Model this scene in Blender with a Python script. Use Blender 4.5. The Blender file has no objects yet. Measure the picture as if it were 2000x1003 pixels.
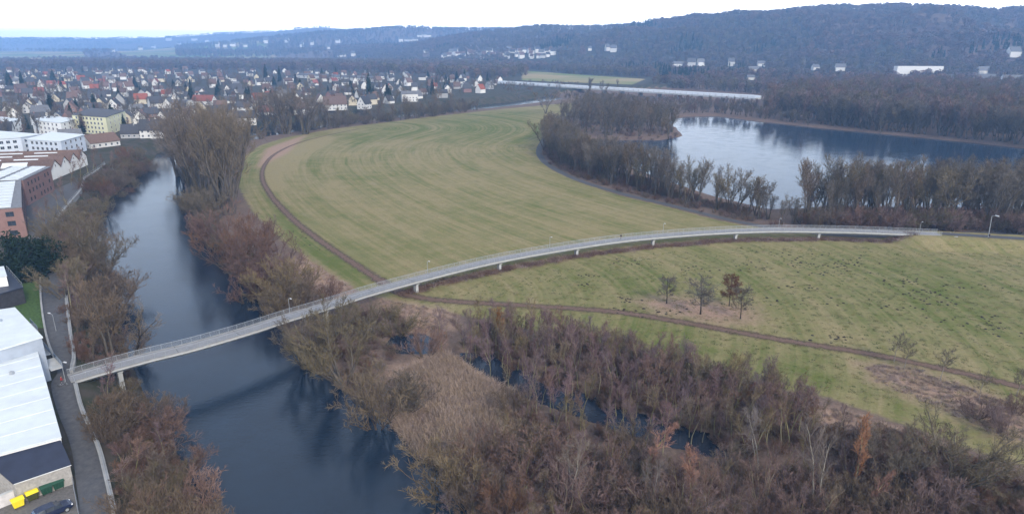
import bpy, math, random
import numpy as np
from mathutils import Vector, Matrix

S = bpy.context.scene
COL = S.collection
R = math.radians

# ------------------------------------------------------------------ camera, sky, sun, exposure
CAM_Z = 62.0
F = 1300.0
PITCH = math.atan(411.5 / F)
CP, SP = math.cos(PITCH), math.sin(PITCH)
cd = bpy.data.cameras.new('camera')
cd.sensor_width = 36.0
cd.lens = 36.0 * F / 2000.0
cd.clip_start = 0.5
cd.clip_end = 40000.0
cam = bpy.data.objects.new('camera', cd)
cam.location = (0, 0, CAM_Z)
cam.rotation_euler = (math.pi / 2 - PITCH, 0, 0)
COL.objects.link(cam)
S.camera = cam

SUN_EL, SUN_AZ = R(34), R(150)          # azimuth clockwise from +Y: behind the camera, to the right
W = bpy.data.worlds.new("World")
S.world = W
W.use_nodes = True
nt = W.node_tree
nt.nodes.clear()
sky = nt.nodes.new('ShaderNodeTexSky')
sky.sky_type = 'NISHITA'
sky.sun_disc = False
sky.sun_elevation = SUN_EL
sky.sun_rotation = SUN_AZ
sky.altitude = 100
sky.air_density = 1.0
sky.dust_density = 0.8
sky.ozone_density = 1.6
tc = nt.nodes.new('ShaderNodeTexCoord')
cn = nt.nodes.new('ShaderNodeTexNoise')
cn.inputs['Scale'].default_value = 2.2
cn.inputs['Detail'].default_value = 6
cmap = nt.nodes.new('ShaderNodeMapping')
cmap.inputs['Scale'].default_value = (1, 1, 3.5)
nt.links.new(tc.outputs['Generated'], cmap.inputs['Vector'])
nt.links.new(cmap.outputs['Vector'], cn.inputs['Vector'])
cr = nt.nodes.new('ShaderNodeMapRange')
cr.inputs['From Min'].default_value = 0.35
cr.inputs['From Max'].default_value = 0.65
cr.inputs['To Min'].default_value = 0.22
cr.inputs['To Max'].default_value = 0.50
nt.links.new(cn.outputs['Fac'], cr.inputs['Value'])
cm = nt.nodes.new('ShaderNodeMix')
cm.data_type = 'RGBA'
cm.inputs['B'].default_value = (8.0, 8.2, 8.6, 1)     # thin high cloud
sx = nt.nodes.new('ShaderNodeSeparateXYZ')
nt.links.new(tc.outputs['Generated'], sx.inputs['Vector'])
lo = nt.nodes.new('ShaderNodeMapRange')               # the cloud sheet closes towards the horizon
lo.inputs['From Min'].default_value = 0.04
lo.inputs['From Max'].default_value = 0.40
lo.inputs['To Min'].default_value = 0.45
lo.inputs['To Max'].default_value = 0.0
nt.links.new(sx.outputs['Z'], lo.inputs['Value'])
ad = nt.nodes.new('ShaderNodeMath')
ad.operation = 'ADD'
ad.use_clamp = True
nt.links.new(lo.outputs['Result'], ad.inputs[0])
nt.links.new(cr.outputs['Result'], ad.inputs[1])
nt.links.new(ad.outputs[0], cm.inputs['Factor'])
nt.links.new(sky.outputs['Color'], cm.inputs['A'])
bg = nt.nodes.new('ShaderNodeBackground')
bg.inputs['Strength'].default_value = 0.13
hm = nt.nodes.new('ShaderNodeMapRange')               # white overcast low over the horizon
hm.interpolation_type = 'SMOOTHSTEP'
hm.inputs['From Min'].default_value = 0.045
hm.inputs['From Max'].default_value = 0.12
hm.inputs['To Min'].default_value = 1.0
hm.inputs['To Max'].default_value = 0.0
nt.links.new(sx.outputs['Z'], hm.inputs['Value'])
hc = nt.nodes.new('ShaderNodeMix')
hc.data_type = 'RGBA'
hc.inputs['B'].default_value = (17.5, 17.0, 16.5, 1)
nt.links.new(hm.outputs['Result'], hc.inputs['Factor'])
nt.links.new(cm.outputs['Result'], hc.inputs['A'])
nt.links.new(hc.outputs['Result'], bg.inputs['Color'])
wo = nt.nodes.new('ShaderNodeOutputWorld')
nt.links.new(bg.outputs['Background'], wo.inputs['Surface'])

sl = bpy.data.lights.new('sun', 'SUN')
sl.energy = 2.0
sl.angle = R(10)
sl.color = (1.0, 0.90, 0.76)
sun = bpy.data.objects.new('sun', sl)
sun.rotation_euler = (math.pi / 2 - SUN_EL, 0, math.pi - SUN_AZ)
sun.location = (0, -50, 300)
COL.objects.link(sun)

S.view_settings.view_transform = 'Standard'
S.view_settings.look = 'None'
S.view_settings.exposure = 0.8
S.view_settings.gamma = 1.0
S.render.engine = 'CYCLES'
S.cycles.max_bounces = 5
S.cycles.diffuse_bounces = 2
S.cycles.glossy_bounces = 2
S.cycles.transparent_max_bounces = 6
S.cycles.volume_bounces = 1
S.cycles.use_denoising = True

# ------------------------------------------------------------------ pixel of the photograph -> point of the place
def ray(px, py):
    a = (px - 1000.0) / F
    b = (501.5 - py) / F
    return a, CP + b * SP, -SP + b * CP          # per metre of depth

def at(px, py, z=0.0):
    a, b, c = ray(px, py)
    t = (z - CAM_Z) / c
    return (a * t, b * t)

def tan_elev(py):
    u = (501.5 - py) / F
    return (u * CP - SP) / (CP + u * SP)

def poly_at(pts, z=0.0):
    return np.array([at(x, y, z) for x, y in pts])

def smooth(t):
    t = np.clip(t, 0, 1)
    return t * t * (3 - 2 * t)

def vnoise(x, y, seed=0):
    xi, yi = np.floor(x).astype(np.int64), np.floor(y).astype(np.int64)
    fx, fy = x - xi, y - yi
    fx, fy = fx * fx * (3 - 2 * fx), fy * fy * (3 - 2 * fy)
    def h(i, j):
        n = (i * 374761393 + j * 668265263 + seed * 974711) & 0x7fffffff
        n = ((n ^ (n >> 13)) * 1274126177) & 0x7fffffff
        return ((n ^ (n >> 16)) & 0xffff) / 65535.0
    return (h(xi, yi) * (1 - fx) + h(xi + 1, yi) * fx) * (1 - fy) + (h(xi, yi + 1) * (1 - fx) + h(xi + 1, yi + 1) * fx) * fy

def fbm(x, y, seed=0, o=4):
    s = 0; a = .5
    for k in range(o):
        s = s + a * vnoise(x * 2 ** k, y * 2 ** k, seed + k); a *= .5
    return s

def dist_poly(X, Y, P, closed=False):
    """distance to a polyline and length along it"""
    P = np.asarray(P, float)
    D = np.full(X.shape, 1e9); A = np.zeros(X.shape); acc = 0
    n = len(P) if closed else len(P) - 1
    for i in range(n):
        a, b = P[i], P[(i + 1) % len(P)]
        d = b - a; L2 = max(d @ d, 1e-9); L = math.sqrt(L2)
        t = np.clip(((X - a[0]) * d[0] + (Y - a[1]) * d[1]) / L2, 0, 1)
        q = np.hypot(X - a[0] - t * d[0], Y - a[1] - t * d[1])
        m = q < D
        D = np.where(m, q, D); A = np.where(m, acc + t * L, A); acc += L
    return D, A

def inside(X, Y, P):
    P = np.asarray(P, float); r = np.zeros(X.shape, bool)
    for i in range(len(P)):
        (x1, y1), (x2, y2) = P[i], P[(i + 1) % len(P)]
        if y1 == y2: continue
        c = ((y1 > Y) != (y2 > Y)) & (X < (x2 - x1) * (Y - y1) / (y2 - y1) + x1)
        r ^= c
    return r

def sdist(X, Y, P):
    D, _ = dist_poly(X, Y, P, True)
    return np.where(inside(X, Y, P), -D, D)

def spline(P, n=8):
    P = [np.array(p, float) for p in P]; Q = [2 * P[0] - P[1]] + P + [2 * P[-1] - P[-2]]; o = []
    for i in range(1, len(Q) - 2):
        a, b, c, d = Q[i - 1:i + 3]
        for k in range(n):
            t = k / n
            o.append(.5 * (2 * b + (c - a) * t + (2 * a - 5 * b + 4 * c - d) * t * t + (3 * b - a - 3 * c + d) * t ** 3))
    o.append(P[-1])
    return np.array(o)

# ------------------------------------------------------------------ the lie of the land
WZ = -2.2          # river
LZ = -1.8          # lake
TZ = 5.0           # town bank
RIV_R = [(1010, 1180), (880, 1003), (835, 950), (815, 900), (775, 855), (700, 800), (640, 765), (565, 710), (540, 660), (500, 612), (470, 560), (430, 505), (390, 445), (352, 375), (345, 330), (400, 300), (500, 272), (650, 247), (850, 222), (950, 214), (1010, 207), (1100, 195)]
RIV_L = [(1080, 186), (1000, 200), (900, 208), (800, 216), (600, 237), (480, 256), (380, 275), (310, 300), (285, 335), (235, 375), (200, 425), (195, 470), (215, 540), (240, 610), (255, 680), (290, 760), (330, 830), (370, 900), (410, 1003), (480, 1180)]
river_poly = poly_at(RIV_R + RIV_L, WZ)
lake_poly = poly_at([(1100, 268), (1200, 274), (1290, 274), (1335, 266), (1322, 250), (1300, 236), (1340, 228), (1400, 227), (1480, 237), (1600, 250), (1750, 264), (1900, 279), (2010, 291), (2200, 312), (2200, 405), (1950, 410), (1800, 408), (1640, 404), (1560, 408), (1500, 410), (1400, 385), (1300, 352), (1220, 322), (1150, 297)], LZ)
pond_poly = poly_at([(900, 690), (960, 688), (1010, 715), (1100, 752), (1200, 792), (1300, 822), (1400, 852), (1460, 880), (1400, 892), (1300, 868), (1200, 838), (1100, 802), (1000, 765), (935, 735)], -1.2)
pond2_poly = poly_at([(770, 655), (820, 648), (850, 665), (830, 690), (780, 690), (755, 675)], -1.2)
far_bend = spline([at(x, y, TZ) for x, y in RIV_L[3:][::-1]][:], 2)
town_poly = np.vstack([poly_at(RIV_L[::-1], WZ), np.array([[900, 1500], [700, 2600], [-1500, 2900], [-4000, 2600], [-3000, 0], [-150, -120]])])
emb_line = poly_at([(1800, 455), (1900, 459), (2000, 464), (2150, 472), (2700, 498)], 3.0)

def interp(px, tab):
    xs, ys = zip(*tab)
    return np.interp(px, xs, ys)

RIDGES = [
    dict(sky=[(520, 97), (650, 90), (800, 84), (900, 66), (1000, 54), (1050, 48), (1100, 49), (1150, 51), (1220, 46), (1300, 39), (1340, 33), (1400, 31), (1470, 26), (1550, 17), (1600, 13), (1660, 11), (1740, 9), (1850, 11), (1930, 19), (2000, 14), (2300, 10), (2600, 30)],
         R=[(520, 4300), (1000, 3200), (1500, 2450), (2000, 2050), (2600, 1800)], B=[(520, 3200), (1000, 2000), (1100, 1650), (1400, 1350), (1700, 1200), (2000, 1080), (2600, 900)], cut=13, seed=3),
    dict(sky=[(250, 97), (420, 84), (550, 70), (640, 61), (700, 58), (760, 54), (860, 57), (950, 55), (1050, 56), (1200, 70)], R=[(0, 4900)], B=[(0, 3700)], cut=10, seed=8),
    dict(sky=[(-900, 82), (-300, 77), (0, 75), (200, 75), (330, 72), (420, 66), (520, 62), (600, 59), (700, 58), (800, 59), (1000, 62), (1300, 75)], R=[(0, 7600)], B=[(0, 5600)], cut=6, seed=12),
]

def hill(X, Y):
    Yc = np.maximum(Y, 200.0)
    px = 1000 + F * X / (CP * Yc)
    out = np.zeros(X.shape)
    for k in RIDGES:
        Rr, B = interp(px, k['R']), interp(px, k['B'])
        H = np.maximum(0, CAM_Z + tan_elev(interp(px, k['sky'])) * Rr - k['cut'])
        s = (Yc - B) / (Rr - B)
        f = smooth(s) * .75 + np.clip(s, 0, 1) * .25
        sc = Rr / 8.0
        n = fbm(X / sc, Y / sc, k['seed'], 4) - .47
        h = H * f * (1 + n * 1.9 * np.clip(4 * f * (1 - f), 0, 1))
        h *= 1 - .5 * smooth((Yc - Rr) / (Rr * .35))
        out = np.maximum(out, h)
    return out

def height(X, Y):
    X = np.asarray(X, float); Y = np.asarray(Y, float)
    base = (fbm(X / 30, Y / 30, 5, 3) - .45) * .5
    dt = sdist(X, Y, town_poly)
    dr = sdist(X, Y, river_poly)
    bank_t = smooth((dr - .5) / 13.0)
    tl = np.where(dt < 0, 1.0, 0.0)
    h = base + hill(X, Y)
    h = np.where(tl > 0, base * .3 + TZ * smooth((dr - 1.0) / 12.0), h)
    fade = smooth((Y - 2000) / 700)
    h = np.where(tl > 0, np.maximum(h * (1 - fade), hill(X, Y)), h)
    # embankment that carries the end of the bridge
    de, _ = dist_poly(X, Y, emb_line)
    h = np.maximum(h, 2.9 * (1 - smooth((de - 3.5) / 8.0)))
    # channel and basins
    ch = WZ - .3 + 2.2 * smooth((dr + .0) / 7.0)
    h = np.where((dr < 7) & (dr >= 0), np.minimum(h, np.where(tl > 0, h, np.maximum(ch, h - 5))), h)
    h = np.where((dr < 7) & (dr >= 0), h * smooth(dr / 7) + (WZ - .15) * (1 - smooth(dr / 7)), h)
    h = np.where(dr < 0, WZ - .15 - 1.5 * smooth(-dr / 5), h)
    for P, z, w in ((lake_poly, LZ, 6.0), (pond_poly, -1.2, 3.0), (pond2_poly, -1.2, 3.0)):
        m = (np.abs(X - P[:, 0].mean()) < 900) & (np.abs(Y - P[:, 1].mean()) < 900)
        if not np.any(m): continue
        dl = np.full(X.shape, 1e6); dl[m] = sdist(X[m], Y[m], P)
        h = np.where((dl < w) & (dl >= 0), h * smooth(dl / w) + (z - .1) * (1 - smooth(dl / w)), h)
        h = np.where(dl < 0, z - .1 - 1.2 * smooth(-dl / 5), h)
    return h

def hz(x, y):
    return float(height(np.array([x]), np.array([y]))[0])

_YS = 45 * np.exp(np.linspace(0, math.log(11500 / 45.), 900))
def ground_at(px, py):
    """first point of the ground that this line of sight meets"""
    a, b, c = ray(px, py)
    t = _YS / b
    X, Y, Z = a * t, _YS, CAM_Z + c * t
    d = Z - height(X, Y)
    i = np.argmax(d < 0)
    if d[i] >= 0: return X[-1], Y[-1], float(Z[-1])
    if i == 0: return X[0], Y[0], float(height(X[:1], Y[:1])[0])
    f = d[i - 1] / (d[i - 1] - d[i])
    x, y = X[i - 1] + f * (X[i] - X[i - 1]), Y[i - 1] + f * (Y[i] - Y[i - 1])
    return x, y, hz(x, y)

def ground_grid(pxs, pys):
    """the same for many lines of sight"""
    out = []
    for px, py in zip(pxs, pys): out.append(ground_at(px, py))
    return np.array(out)

# ------------------------------------------------------------------ materials
class NT:
    def __init__(s, name):
        s.m = bpy.data.materials.new(name); s.m.use_nodes = True
        s.t = s.m.node_tree; s.t.nodes.clear()
        s.out = s.n('ShaderNodeOutputMaterial')
    def n(s, kind, **kw):
        x = s.t.nodes.new(kind)
        for k, v in kw.items(): setattr(x, k, v)
        return x
    def l(s, a, b): s.t.links.new(a, b)
    def noise(s, scale, detail=4, vec=None, rough=.55):
        x = s.n('ShaderNodeTexNoise'); x.inputs['Scale'].default_value = scale; x.inputs['Detail'].default_value = detail
        x.inputs['Roughness'].default_value = rough
        if vec is not None: s.l(vec, x.inputs['Vector'])
        return x.outputs['Fac']
    def rng(s, v, a, b, c=0., d=1.):
        x = s.n('ShaderNodeMapRange'); s.l(v, x.inputs['Value'])
        for k, q in zip(('From Min', 'From Max', 'To Min', 'To Max'), (a, b, c, d)): x.inputs[k].default_value = q
        return x.outputs['Result']
    def mix(s, f, a, b, mode='MIX'):
        x = s.n('ShaderNodeMix', data_type='RGBA', blend_type=mode)
        for k, q in (('Factor', f), ('A', a), ('B', b)):
            if isinstance(q, (int, float)): x.inputs[k].default_value = q
            elif isinstance(q, tuple): x.inputs[k].default_value = q + (1,)
            else: s.l(q, x.inputs[k])
        return x.outputs['Result']
    def math(s, op, a, b=0.):
        x = s.n('ShaderNodeMath', operation=op)
        for i, q in enumerate((a, b)):
            if isinstance(q, (int, float)): x.inputs[i].default_value = q
            else: s.l(q, x.inputs[i])
        return x.outputs[0]
    def mapping(s, vec, scale):
        x = s.n('ShaderNodeMapping'); x.inputs['Scale'].default_value = scale; s.l(vec, x.inputs['Vector']); return x.outputs['Vector']
    def attr(s, name, out='Color'):
        x = s.n('ShaderNodeAttribute', attribute_name=name); return x.outputs[out]
    def bsdf(s, col, rough=.8, spec=.3, metal=0., bump=None, bdist=.05, bstr=.5):
        b = s.n('ShaderNodeBsdfPrincipled')
        if isinstance(col, tuple): b.inputs['Base Color'].default_value = col + (1,)
        else: s.l(col, b.inputs['Base Color'])
        if isinstance(rough, (int, float)): b.inputs['Roughness'].default_value = rough
        else: s.l(rough, b.inputs['Roughness'])
        b.inputs['Specular IOR Level'].default_value = spec
        b.inputs['Metallic'].default_value = metal
        if bump is not None:
            u = s.n('ShaderNodeBump'); u.inputs['Distance'].default_value = bdist; u.inputs['Strength'].default_value = bstr
            s.l(bump, u.inputs['Height']); s.l(u.outputs['Normal'], b.inputs['Normal'])
        s.l(b.outputs['BSDF'], s.out.inputs['Surface'])
        return b
    def pos(s): return s.n('ShaderNodeNewGeometry').outputs['Position']
    def obj(s): return s.n('ShaderNodeTexCoord').outputs['Object']
    def rnd(s): return s.n('ShaderNodeObjectInfo').outputs['Random']

def simple(name, c, rough=.7, var=.15, scale=1.5, spec=.3, metal=0., rand=0., bump=0.):
    """a plain real-world colour with worn, uneven tone; rand = how far objects that share it differ"""
    t = NT(name)
    f = t.rng(t.noise(scale, 5, t.obj()), .3, .7)
    lo, hi = tuple(x * (1 - var) for x in c), tuple(min(1, x * (1 + var)) for x in c)
    col = t.mix(f, lo, hi)
    if rand:
        h = t.n('ShaderNodeHueSaturation')
        t.l(col, h.inputs['Color'])
        t.l(t.rng(t.rnd(), 0, 1, 1 - rand, 1 + rand), h.inputs['Value'])
        w = t.n('ShaderNodeTexWhiteNoise', noise_dimensions='1D'); t.l(t.rnd(), w.inputs['W'])
        t.l(t.rng(w.outputs['Value'], 0, 1, 1 - rand * .5, 1 + rand * .5), h.inputs['Saturation'])
        t.l(t.rng(w.outputs['Value'], 0, 1, .5 - rand * .03, .5 + rand * .03), h.inputs['Hue'])
        col = h.outputs['Color']
    t.bsdf(col, rough, spec, metal, bump=f if bump else None, bdist=bump)
    return t.m

def ground_material():
    t = NT('meadow_and_soil'); p = t.pos()
    z, z2 = t.attr('zone'), t.attr('zone_b')
    sz, sz2 = t.n('ShaderNodeSeparateColor'), t.n('ShaderNodeSeparateColor')
    t.l(z, sz.inputs[0]); t.l(z2, sz2.inputs[0])
    flow = t.attr('flow', 'Vector')
    st = t.noise(1.0, 6, t.mapping(flow, (.42, .012, 1)), .7)            # mowing streaks along the rows
    st2 = t.noise(1.0, 5, t.mapping(flow, (.11, .007, 1)), .6)
    big = t.noise(.022, 5, p); mid = t.noise(.16, 6, p, .65); fine = t.noise(1.6, 6, p, .75)
    green = t.mix(t.rng(fine, .25, .75), (.062, .083, .015), (.120, .140, .036))
    straw = t.mix(t.rng(fine, .25, .75), (.165, .138, .064), (.285, .238, .122))
    s = t.math('ADD', t.math('MULTIPLY', st, .62), t.math('ADD', t.math('MULTIPLY', st2, .5), t.math('ADD', t.math('MULTIPLY', big, .34), t.math('MULTIPLY', mid, .38))))
    s = t.math('ADD', s, t.math('MULTIPLY', sz2.outputs['Blue'], .9))     # 0.5 = neutral, stored minus .5 below
    g = t.mix(t.rng(s, .72, 1.0), green, straw)
    dead = t.noise(.5, 6, p, .7)
    g = t.mix(t.math('MULTIPLY', t.rng(dead, .52, .70), .65), g, (.16, .115, .06))
    edge = t.math('MULTIPLY', t.math('SUBTRACT', t.noise(.35, 6, p, .7), .5), .9)
    def mask(ch): return t.rng(t.math('ADD', ch, edge), .38, .62)
    litter = t.mix(t.rng(fine, .3, .7), (.075, .052, .043), (.175, .128, .105))
    litter = t.mix(t.math('MULTIPLY', t.rng(mid, .5, .7), .6), litter, (.17, .125, .088))
    reed = t.mix(t.rng(fine, .3, .7), (.19, .120, .085), (.36, .255, .19))
    town = t.mix(t.rng(mid, .42, .58), (.038, .042, .026), (.065, .055, .045))
    far = t.mix(t.rng(t.noise(.004, 3, p), .4, .6), (.30, .235, .13), (.13, .17, .06))
    mud = (.045, .036, .026)
    g = t.mix(mask(sz.outputs['Red']), g, litter)
    g = t.mix(t.rng(t.math('ADD', sz.outputs['Green'], edge), .15, .85), g, reed)
    g = t.mix(mask(sz.outputs['Blue']), g, town)
    g = t.mix(mask(sz2.outputs['Green']), g, far)
    g = t.mix(mask(sz2.outputs['Red']), g, mud)
    t.bsdf(g, .95, .1, bump=t.math('ADD', fine, t.math('MULTIPLY', mid, 1.5)), bdist=.18, bstr=.5)
    return t.m

def water_material(name, base, rough, wave, strength):
    t = NT(name); p = t.pos()
    a = t.noise(wave, 5, t.mapping(p, (1, 1.7, 1)), .6)
    b = t.noise(wave * .12, 4, t.mapping(p, (1, 1.3, 1)), .55)
    r = t.rng(b, .35, .65, rough * .55, rough * 1.7)
    c = t.mix(t.rng(t.noise(.05, 3, p), .35, .65), base, tuple(x * 1.5 for x in base))
    x = t.bsdf(c, r, .5, bump=t.math('ADD', a, t.math('MULTIPLY', b, .8)), bdist=.1, bstr=strength)
    x.inputs['IOR'].default_value = 1.333
    return t.m

def strip_material(name, c1, c2, soft, scale=1.2, rough=.9):
    """a trodden or laid surface whose rim is ragged: the strip carries rim = 0 at its edge, 1 in the middle"""
    t = NT(name); p = t.pos()
    n = t.noise(scale, 6, p, .7)
    col = t.mix(t.rng(n, .3, .7), c1, c2)
    b = t.bsdf(col, rough, .2, bump=n, bdist=.04)
    if soft:
        k = t.rng(t.math('ADD', t.attr('rim', 'Fac'), t.math('MULTIPLY', t.math('SUBTRACT', t.noise(.8, 6, p, .7), .5), 1.3)), .25, .25 + soft)
        tr = t.n('ShaderNodeBsdfTransparent'); mx = t.n('ShaderNodeMixShader')
        t.l(k, mx.inputs[0]); t.l(tr.outputs[0], mx.inputs[1]); t.l(b.outputs[0], mx.inputs[2]); t.l(mx.outputs[0], t.out.inputs['Surface'])
    return t.m

def twig_material(name, c, rand=.25, rough=.85):
    t = NT(name)
    h = t.n('ShaderNodeHueSaturation')
    v = t.noise(.55, 3, t.obj())
    t.l(t.mix(t.rng(v, .3, .7), tuple(x * .75 for x in c), tuple(x * 1.3 for x in c)), h.inputs['Color'])
    w = t.n('ShaderNodeTexWhiteNoise', noise_dimensions='1D'); t.l(t.rnd(), w.inputs['W'])
    t.l(t.rng(t.rnd(), 0, 1, 1 - rand, 1 + rand), h.inputs['Value'])
    t.l(t.rng(w.outputs['Value'], 0, 1, .75, 1.12), h.inputs['Saturation'])
    t.l(t.rng(w.outputs['Value'], 0, 1, .488, .512), h.inputs['Hue'])
    t.bsdf(h.outputs['Color'], rough, .15)
    return t.m

M = {}
def mat(name, *a, **k):
    if name not in M: M[name] = simple(name, *a, **k)
    return M[name]

# ------------------------------------------------------------------ mesh and object helpers
def tag(o, label=None, cat=None, group=None, kind=None):
    if label: o['label'] = label
    if cat: o['category'] = cat
    if group: o['group'] = group
    if kind: o['kind'] = kind
    return o

def raw_mesh(name, V, Fc, mats=(), mi=None):
    me = bpy.data.meshes.new(name)
    V = np.asarray(V, np.float32)
    if isinstance(Fc, np.ndarray):
        k = Fc.shape[1]
        me.vertices.add(len(V)); me.vertices.foreach_set('co', V.ravel())
        me.loops.add(Fc.size); me.loops.foreach_set('vertex_index', Fc.astype(np.int32).ravel())
        me.polygons.add(len(Fc)); me.polygons.foreach_set('loop_start', np.arange(0, Fc.size, k, dtype=np.int32))
        me.update(calc_edges=True)
    else:
        me.from_pydata([tuple(map(float, v)) for v in V], [], Fc); me.update()
    for m in mats: me.materials.append(m)
    if mi is not None: me.polygons.foreach_set('material_index', np.asarray(mi, np.int32))
    return me

def link(name, me, parent=None, loc=None, rz=0.0):
    o = bpy.data.objects.new(name, me); COL.objects.link(o)
    if parent is not None: o.parent = parent
    if loc is not None: o.location = loc
    if rz: o.rotation_euler = (0, 0, rz)
    return o

def empty(name, loc=(0, 0, 0), rz=0.0):
    o = bpy.data.objects.new(name, None); COL.objects.link(o)
    o.empty_display_size = .5; o.location = loc; o.rotation_euler = (0, 0, rz)
    return o

def copy_tree(o, parent=None):
    c = o.copy(); COL.objects.link(c)
    if parent is not None: c.parent = parent
    for ch in o.children: copy_tree(ch, c)
    return c

class MB:
    """collects shapes; build() links them as ONE mesh object"""
    def __init__(s): s.V, s.F, s.I = [], [], []
    def add(s, V, Fc, i=0):
        b = len(s.V); s.V += [tuple(v) for v in V]
        s.F += [tuple(b + k for k in f) for f in Fc]; s.I += [i] * len(Fc); return s
    def box(s, c, d, rz=0., i=0, tilt=None):
        x, y, z = (k / 2 for k in d); ca, sa = math.cos(rz), math.sin(rz); V = []
        for a, b, e in ((-1, -1, -1), (1, -1, -1), (1, 1, -1), (-1, 1, -1), (-1, -1, 1), (1, -1, 1), (1, 1, 1), (-1, 1, 1)):
            px, py, pz = a * x, b * y, e * z
            V.append((c[0] + px * ca - py * sa, c[1] + px * sa + py * ca, c[2] + pz))
        return s.add(V, [(0, 3, 2, 1), (4, 5, 6, 7), (0, 1, 5, 4), (1, 2, 6, 5), (2, 3, 7, 6), (3, 0, 4, 7)], i)
    def prism(s, P, z0, z1, i=0, itop=None):
        """upright prism over a footprint; z1 may be one height or one per corner"""
        n = len(P); zz = z1 if hasattr(z1, '__len__') else [z1] * n; zb = z0 if hasattr(z0, '__len__') else [z0] * n
        ar = sum(P[k][0] * P[(k + 1) % n][1] - P[(k + 1) % n][0] * P[k][1] for k in range(n))
        if ar < 0: P, zz, zb = P[::-1], zz[::-1], zb[::-1]
        V = [(p[0], p[1], b) for p, b in zip(P, zb)] + [(p[0], p[1], h) for p, h in zip(P, zz)]
        s.add(V, [tuple(range(n))[::-1]] + [(k, (k + 1) % n, n + (k + 1) % n, n + k) for k in range(n)], i)
        b = len(s.V) - 2 * n
        s.F.append(tuple(b + n + k for k in range(n))); s.I.append(i if itop is None else itop)
        return s
    def bar(s, a, b, r, i=0, n=6, r2=None):
        a, b = Vector(a), Vector(b); d = (b - a).normalized()
        u = d.cross(Vector((0, 0, 1)) if abs(d.z) < .9 else Vector((1, 0, 0))).normalized(); v = d.cross(u); r2 = r if r2 is None else r2
        V = [a + (u * math.cos(6.2832 * k / n) + v * math.sin(6.2832 * k / n)) * r for k in range(n)]
        V += [b + (u * math.cos(6.2832 * k / n) + v * math.sin(6.2832 * k / n)) * r2 for k in range(n)]
        return s.add(V, [tuple(range(n))[::-1], tuple(range(n, 2 * n))] + [(k, (k + 1) % n, n + (k + 1) % n, n + k) for k in range(n)][::-1], i)
    def loft(s, rings, i=0, cap=True):
        n = len(rings[0]); b = len(s.V)
        for r in rings: s.V += [tuple(v) for v in r]
        for k in range(len(rings) - 1):
            for j in range(n): s.F.append((b + k * n + j, b + k * n + (j + 1) % n, b + (k + 1) * n + (j + 1) % n, b + (k + 1) * n + j)); s.I.append(i)
        if cap:
            s.F += [tuple(b + j for j in range(n))[::-1], tuple(b + (len(rings) - 1) * n + j for j in range(n))]; s.I += [i, i]
        return s
    def build(s, name, mats, parent=None, loc=None, rz=0., smooth_=False):
        if not isinstance(mats, (list, tuple)): mats = [mats]
        me = raw_mesh(name, s.V, s.F, mats, s.I)
        if smooth_: me.polygons.foreach_set('use_smooth', [True] * len(s.F))
        return link(name, me, parent, loc, rz)

def ribbon_strip(name, line, width, m, zfun, lift, kind='structure', n=5, wfun=None, edges=None):
    """a sheet that follows a line on the ground; carries rim"""
    L = np.asarray(line, float)
    T = np.gradient(L, axis=0); T /= np.linalg.norm(T, axis=1)[:, None] + 1e-9
    N = np.stack([-T[:, 1], T[:, 0]], 1)
    us = np.linspace(-1, 1, n); V, rim = [], []
    for k in range(len(L)):
        w = width if wfun is None else wfun(k / (len(L) - 1))
        for u in us:
            if edges is None: q = L[k] + N[k] * u * w / 2
            else: q = L[k] * (1 - (u + 1) / 2) + edges[k] * (u + 1) / 2
            V.append((q[0], q[1], 0)); rim.append(1 - abs(u))
    V = np.array(V); V[:, 2] = zfun(V[:, 0], V[:, 1]) + lift
    Fc = np.array([(k * n + j, (k + 1) * n + j, (k + 1) * n + j + 1, k * n + j + 1) for k in range(len(L) - 1) for j in range(n - 1)])
    a, b = V[Fc[0, 1]] - V[Fc[0, 0]], V[Fc[0, 3]] - V[Fc[0, 0]]
    if np.cross(a, b)[2] < 0: Fc = Fc[:, ::-1]
    me = raw_mesh(name, V, Fc, [m])
    at_ = me.attributes.new('rim', 'FLOAT', 'POINT'); at_.data.foreach_set('value', np.array(rim, np.float32))
    o = link(name, me)
    return tag(o, kind=kind)

# ------------------------------------------------------------------ ground
MEADOW = [(508, 284), (560, 268), (650, 252), (850, 227), (1000, 211), (1140, 199), (1175, 206), (1092, 232), (1066, 262), (1052, 290), (1075, 330), (1130, 356), (1210, 382), (1300, 403), (1400, 430), (1500, 447), (1640, 461), (1780, 464), (1850, 466), (2200, 476), (3200, 512), (3200, 1300), (2400, 1080), (2030, 920), (1900, 878), (1750, 822), (1640, 783), (1500, 752), (1380, 722), (1280, 696), (1100, 655), (960, 628), (860, 606), (780, 596), (690, 562), (620, 520), (548, 468), (495, 415), (462, 360), (468, 312)]
TRAIL_A = [(700, 252), (650, 262), (590, 277), (545, 296), (520, 318), (512, 345), (528, 380), (570, 426), (620, 466), (680, 507), (735, 543), (775, 566), (800, 580)]
TRAIL_B = [(735, 543), (775, 568), (815, 580), (870, 587), (960, 593), (1100, 601), (1220, 611), (1350, 632), (1450, 650), (1560, 669), (1700, 691), (1850, 722), (2000, 757), (2120, 790), (2500, 890), (3000, 1010)]
LAKE_PATH = [(1160, 205), (1095, 235), (1066, 268), (1053, 292), (1058, 310), (1080, 328), (1130, 352), (1210, 377), (1300, 399), (1400, 424), (1480, 440), (1560, 452), (1640, 460), (1740, 462), (1850, 459)]
trailA = spline(poly_at(TRAIL_A), 10); trailB = spline(poly_at(TRAIL_B), 10)
lakepath = spline(poly_at(LAKE_PATH), 8)

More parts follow.
